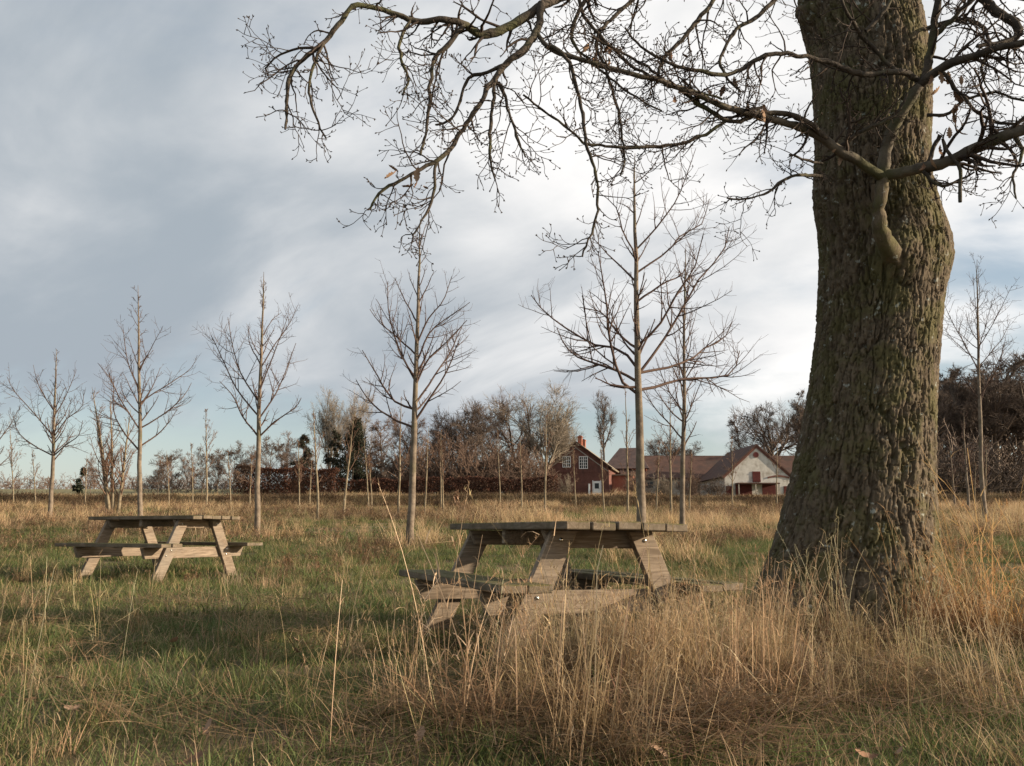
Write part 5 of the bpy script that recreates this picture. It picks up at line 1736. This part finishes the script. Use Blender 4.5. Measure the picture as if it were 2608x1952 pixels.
turf('near_turf', 1.6, 7.0, .30, '', 1.0, 1.0, 'short green and straw turf in the foreground', 1.6)
turf('middle_turf', 6.9, 18.0, .60, '_m', 1.0, 1.1, 'short mixed grass round the picnic tables', 2.5)
turf('far_turf', 17.6, 42.4, 1.30, '_f', 1.0, 1.25, 'dry meadow grass under the young trees', 5)

# weeds, green tufts and dry tufts breaking up the turf
x, y = scatter(14000, 1.9, 34.0, 1.6)
ok = clear_trunk(x, y)
x, y = x[ok], y[ok]
n = len(x)
q = dryness(x, y)
u = rng.uniform(0, 1, n)
wz = n2(x, y, .45, 71)
k = np.where(q < .45, np.where(u < .30, 6, np.where(u > .93, 4, -1)), np.where(u < .15, 4, -1))
k = np.where((wz > .50) & (u > .35) & (u < .45 + .45 * sstep(y, 10, 16)) & (y > 9.5), 5, k)
ok = k >= 0
x, y, k = x[ok], y[ok], k[ok]
n = len(x)
idx = np.where(k == 6, idx_of('longgreen', n), np.where(k == 4, idx_of('mid', n), idx_of('weed', n)))
grass_object('mixed_tufts', x, y, idx, rng.uniform(.7, 1.2, n) * np.interp(y, [3, 20, 34], [.85, 1.25, 1.7]), var_tint(n), 'weeds and coarse tufts standing in the short turf')

# tall dry tussocks
x, y = scatter(9000, 2.3, 11.0, 2.0)
t = tall_mask(x, y) * (.22 + .78 * sstep(n2(x, y, 2.6, 47), .34, .60))
ok = (rng.uniform(0, 1, len(x)) < t * .21) & clear_trunk(x, y)
x, y = x[ok], y[ok]
gold = blob(x, y, 2.78, 5.15, .5, .5)
tn = np.minimum(var_tint(len(x), .62, 1.22), 1.3) * (1 + (n2(x, y, 2.2, 53)[:, None] - .5) * np.array([[.16, .05, -.25]])) * (1 + gold[:, None] * np.array([[.10, -.10, -.28]]))
sc = rng.uniform(.35, 1.0, len(x)) * (.58 + .85 * n2(x, y, 1.5, 49)) * (.70 + .40 * tall_mask(x, y)) * (1 + .25 * gold)
grass_object('tall_dry_grass', x, y, idx_of('tall', len(x)), sc, tn, 'tall dry straw grass in front of the near table and oak', lean=.17)

# the dense straw that hides the near end of the closer table
x = rng.uniform(-.05, 1.25, 120)
y = 3.72 + rng.uniform(-.05, .5, 120) + .28 * x
grass_object('straw_by_table', x, y, idx_of('tall', 120), rng.uniform(.4, .68, 120), np.minimum(var_tint(120, .62, 1.2), 1.3), 'dense dry straw hiding the feet of the near table', lean=.15)

# straw litter under the tussocks
x, y = scatter(5200, 2.2, 8.0, 2.0)
ok = (rng.uniform(0, 1, len(x)) < np.clip(tall_mask(x, y) - .25, 0, 1) * .5 + .012) & clear_trunk(x, y)
x, y = x[ok], y[ok]
grass_object('straw_litter', x, y, idx_of('litter', len(x)), rng.uniform(.9, 1.5, len(x)), var_tint(len(x), .7, 1.1), 'flattened dead straw between the tussocks', zoff=.01)

# single stalks through the foreground
x, y = scatter(900, 2.3, 9.0, 1.5)
ok = (rng.uniform(0, 1, len(x)) < .30 + .5 * tall_mask(x, y)) & clear_trunk(x, y)
x, y = x[ok], y[ok]
grass_object('stray_stalks', x, y, idx_of('stalk', len(x)), rng.uniform(.3, .8, len(x)), var_tint(len(x), .9, 1.25), 'single bent dry stalks above the turf', lean=.16)

# dry tufts round the young trees and across the far meadow
x, y = scatter(12000, 10.5, 42.0, 4)
mk = (n2(x, y, .22, 81) > .60) * .5 * sstep(y, 15, 24)
for (tx, ty) in YT:
    mk = np.maximum(mk, .75 * np.exp(-(((x - tx) / .75) ** 2 + ((y - ty) / .8) ** 2)))
ok = rng.uniform(0, 1, len(x)) < mk
x, y = x[ok], y[ok]
grass_object('meadow_tufts', x, y, idx_of('mid', len(x)), rng.uniform(1.3, 2.5, len(x)) * np.interp(y, [10, 20, 42], [.9, 1, 1.0]), var_tint(len(x), 1.05, 1.4, .04), 'pale dry grass tufts among the young trees')

# the low bank: brown rough growth on its face with shade put into its dark tint, pale fringe along its crest
nb = 2600
x = rng.uniform(-34, 34, nb)
y = rng.uniform(41.5, 44.6, nb)
grass_object('bank_growth', x, y, np.where(rng.uniform(0, 1, nb) < .5, idx_of('weed_f', nb), idx_of('mid_f', nb)), rng.uniform(1.0, 1.7, nb), var_tint(nb, .34, .62), 'rough brown growth on the face of the bank')
nb = 1500
x = rng.uniform(-34, 34, nb)
y = rng.uniform(44.2, 48.5, nb)
grass_object('bank_fringe', x, y, idx_of('mid_f', nb), rng.uniform(.9, 1.5, nb) * (.5 + .9 * n2(x, y * 0, .35, 91)), var_tint(nb, .85, 1.25), 'pale dry grass fringe along the crest of the bank')

# a few very long stalks rising in front of the near table
px_ = np.array([1478, 1500, 1395, 1452, 1180, 1370, 1585, 1700, 1745, 1880, 1790, 2010])
x = (px_ - 1304) / 2232 * 3.6 + rng.normal(0, .05, len(px_))
y = np.full(len(px_), 3.6) + rng.uniform(-.5, .7, len(px_))
grass_object('long_stalks', x, y, idx_of('stalk', len(x)), rng.uniform(1.0, 1.25, len(x)), var_tint(len(x), 1.1, 1.3), 'very long pale stalks rising in front of the near table', lean=.05)

# fallen oak leaves in the grass
spots = []
while len(spots) < 70:
    yy = random.uniform(2.4, 6.5)
    xx = random.uniform(-1, 1) * (yy * .6 + .2)
    if math.hypot(xx - 2.3, yy - 6) > .6 and random.random() < (1.0 if xx > 0 else .6):
        spots.append((xx, yy))
for (xx, yy) in spots:
    o = link_obj('fallen_leaf', LEAVES[random.randrange(6)], None, (xx, yy, gz(xx, yy) + random.uniform(.02, .07)),
                 (random.uniform(-.6, .6), random.uniform(-.6, .6), random.uniform(0, 6.28)))
    s = random.uniform(.4, .75)
    o.scale = (s, s, s)
    tag(o, 'curled brown oak leaf lying among the foreground grass', 'leaf', 'fallen oak leaves in the grass')
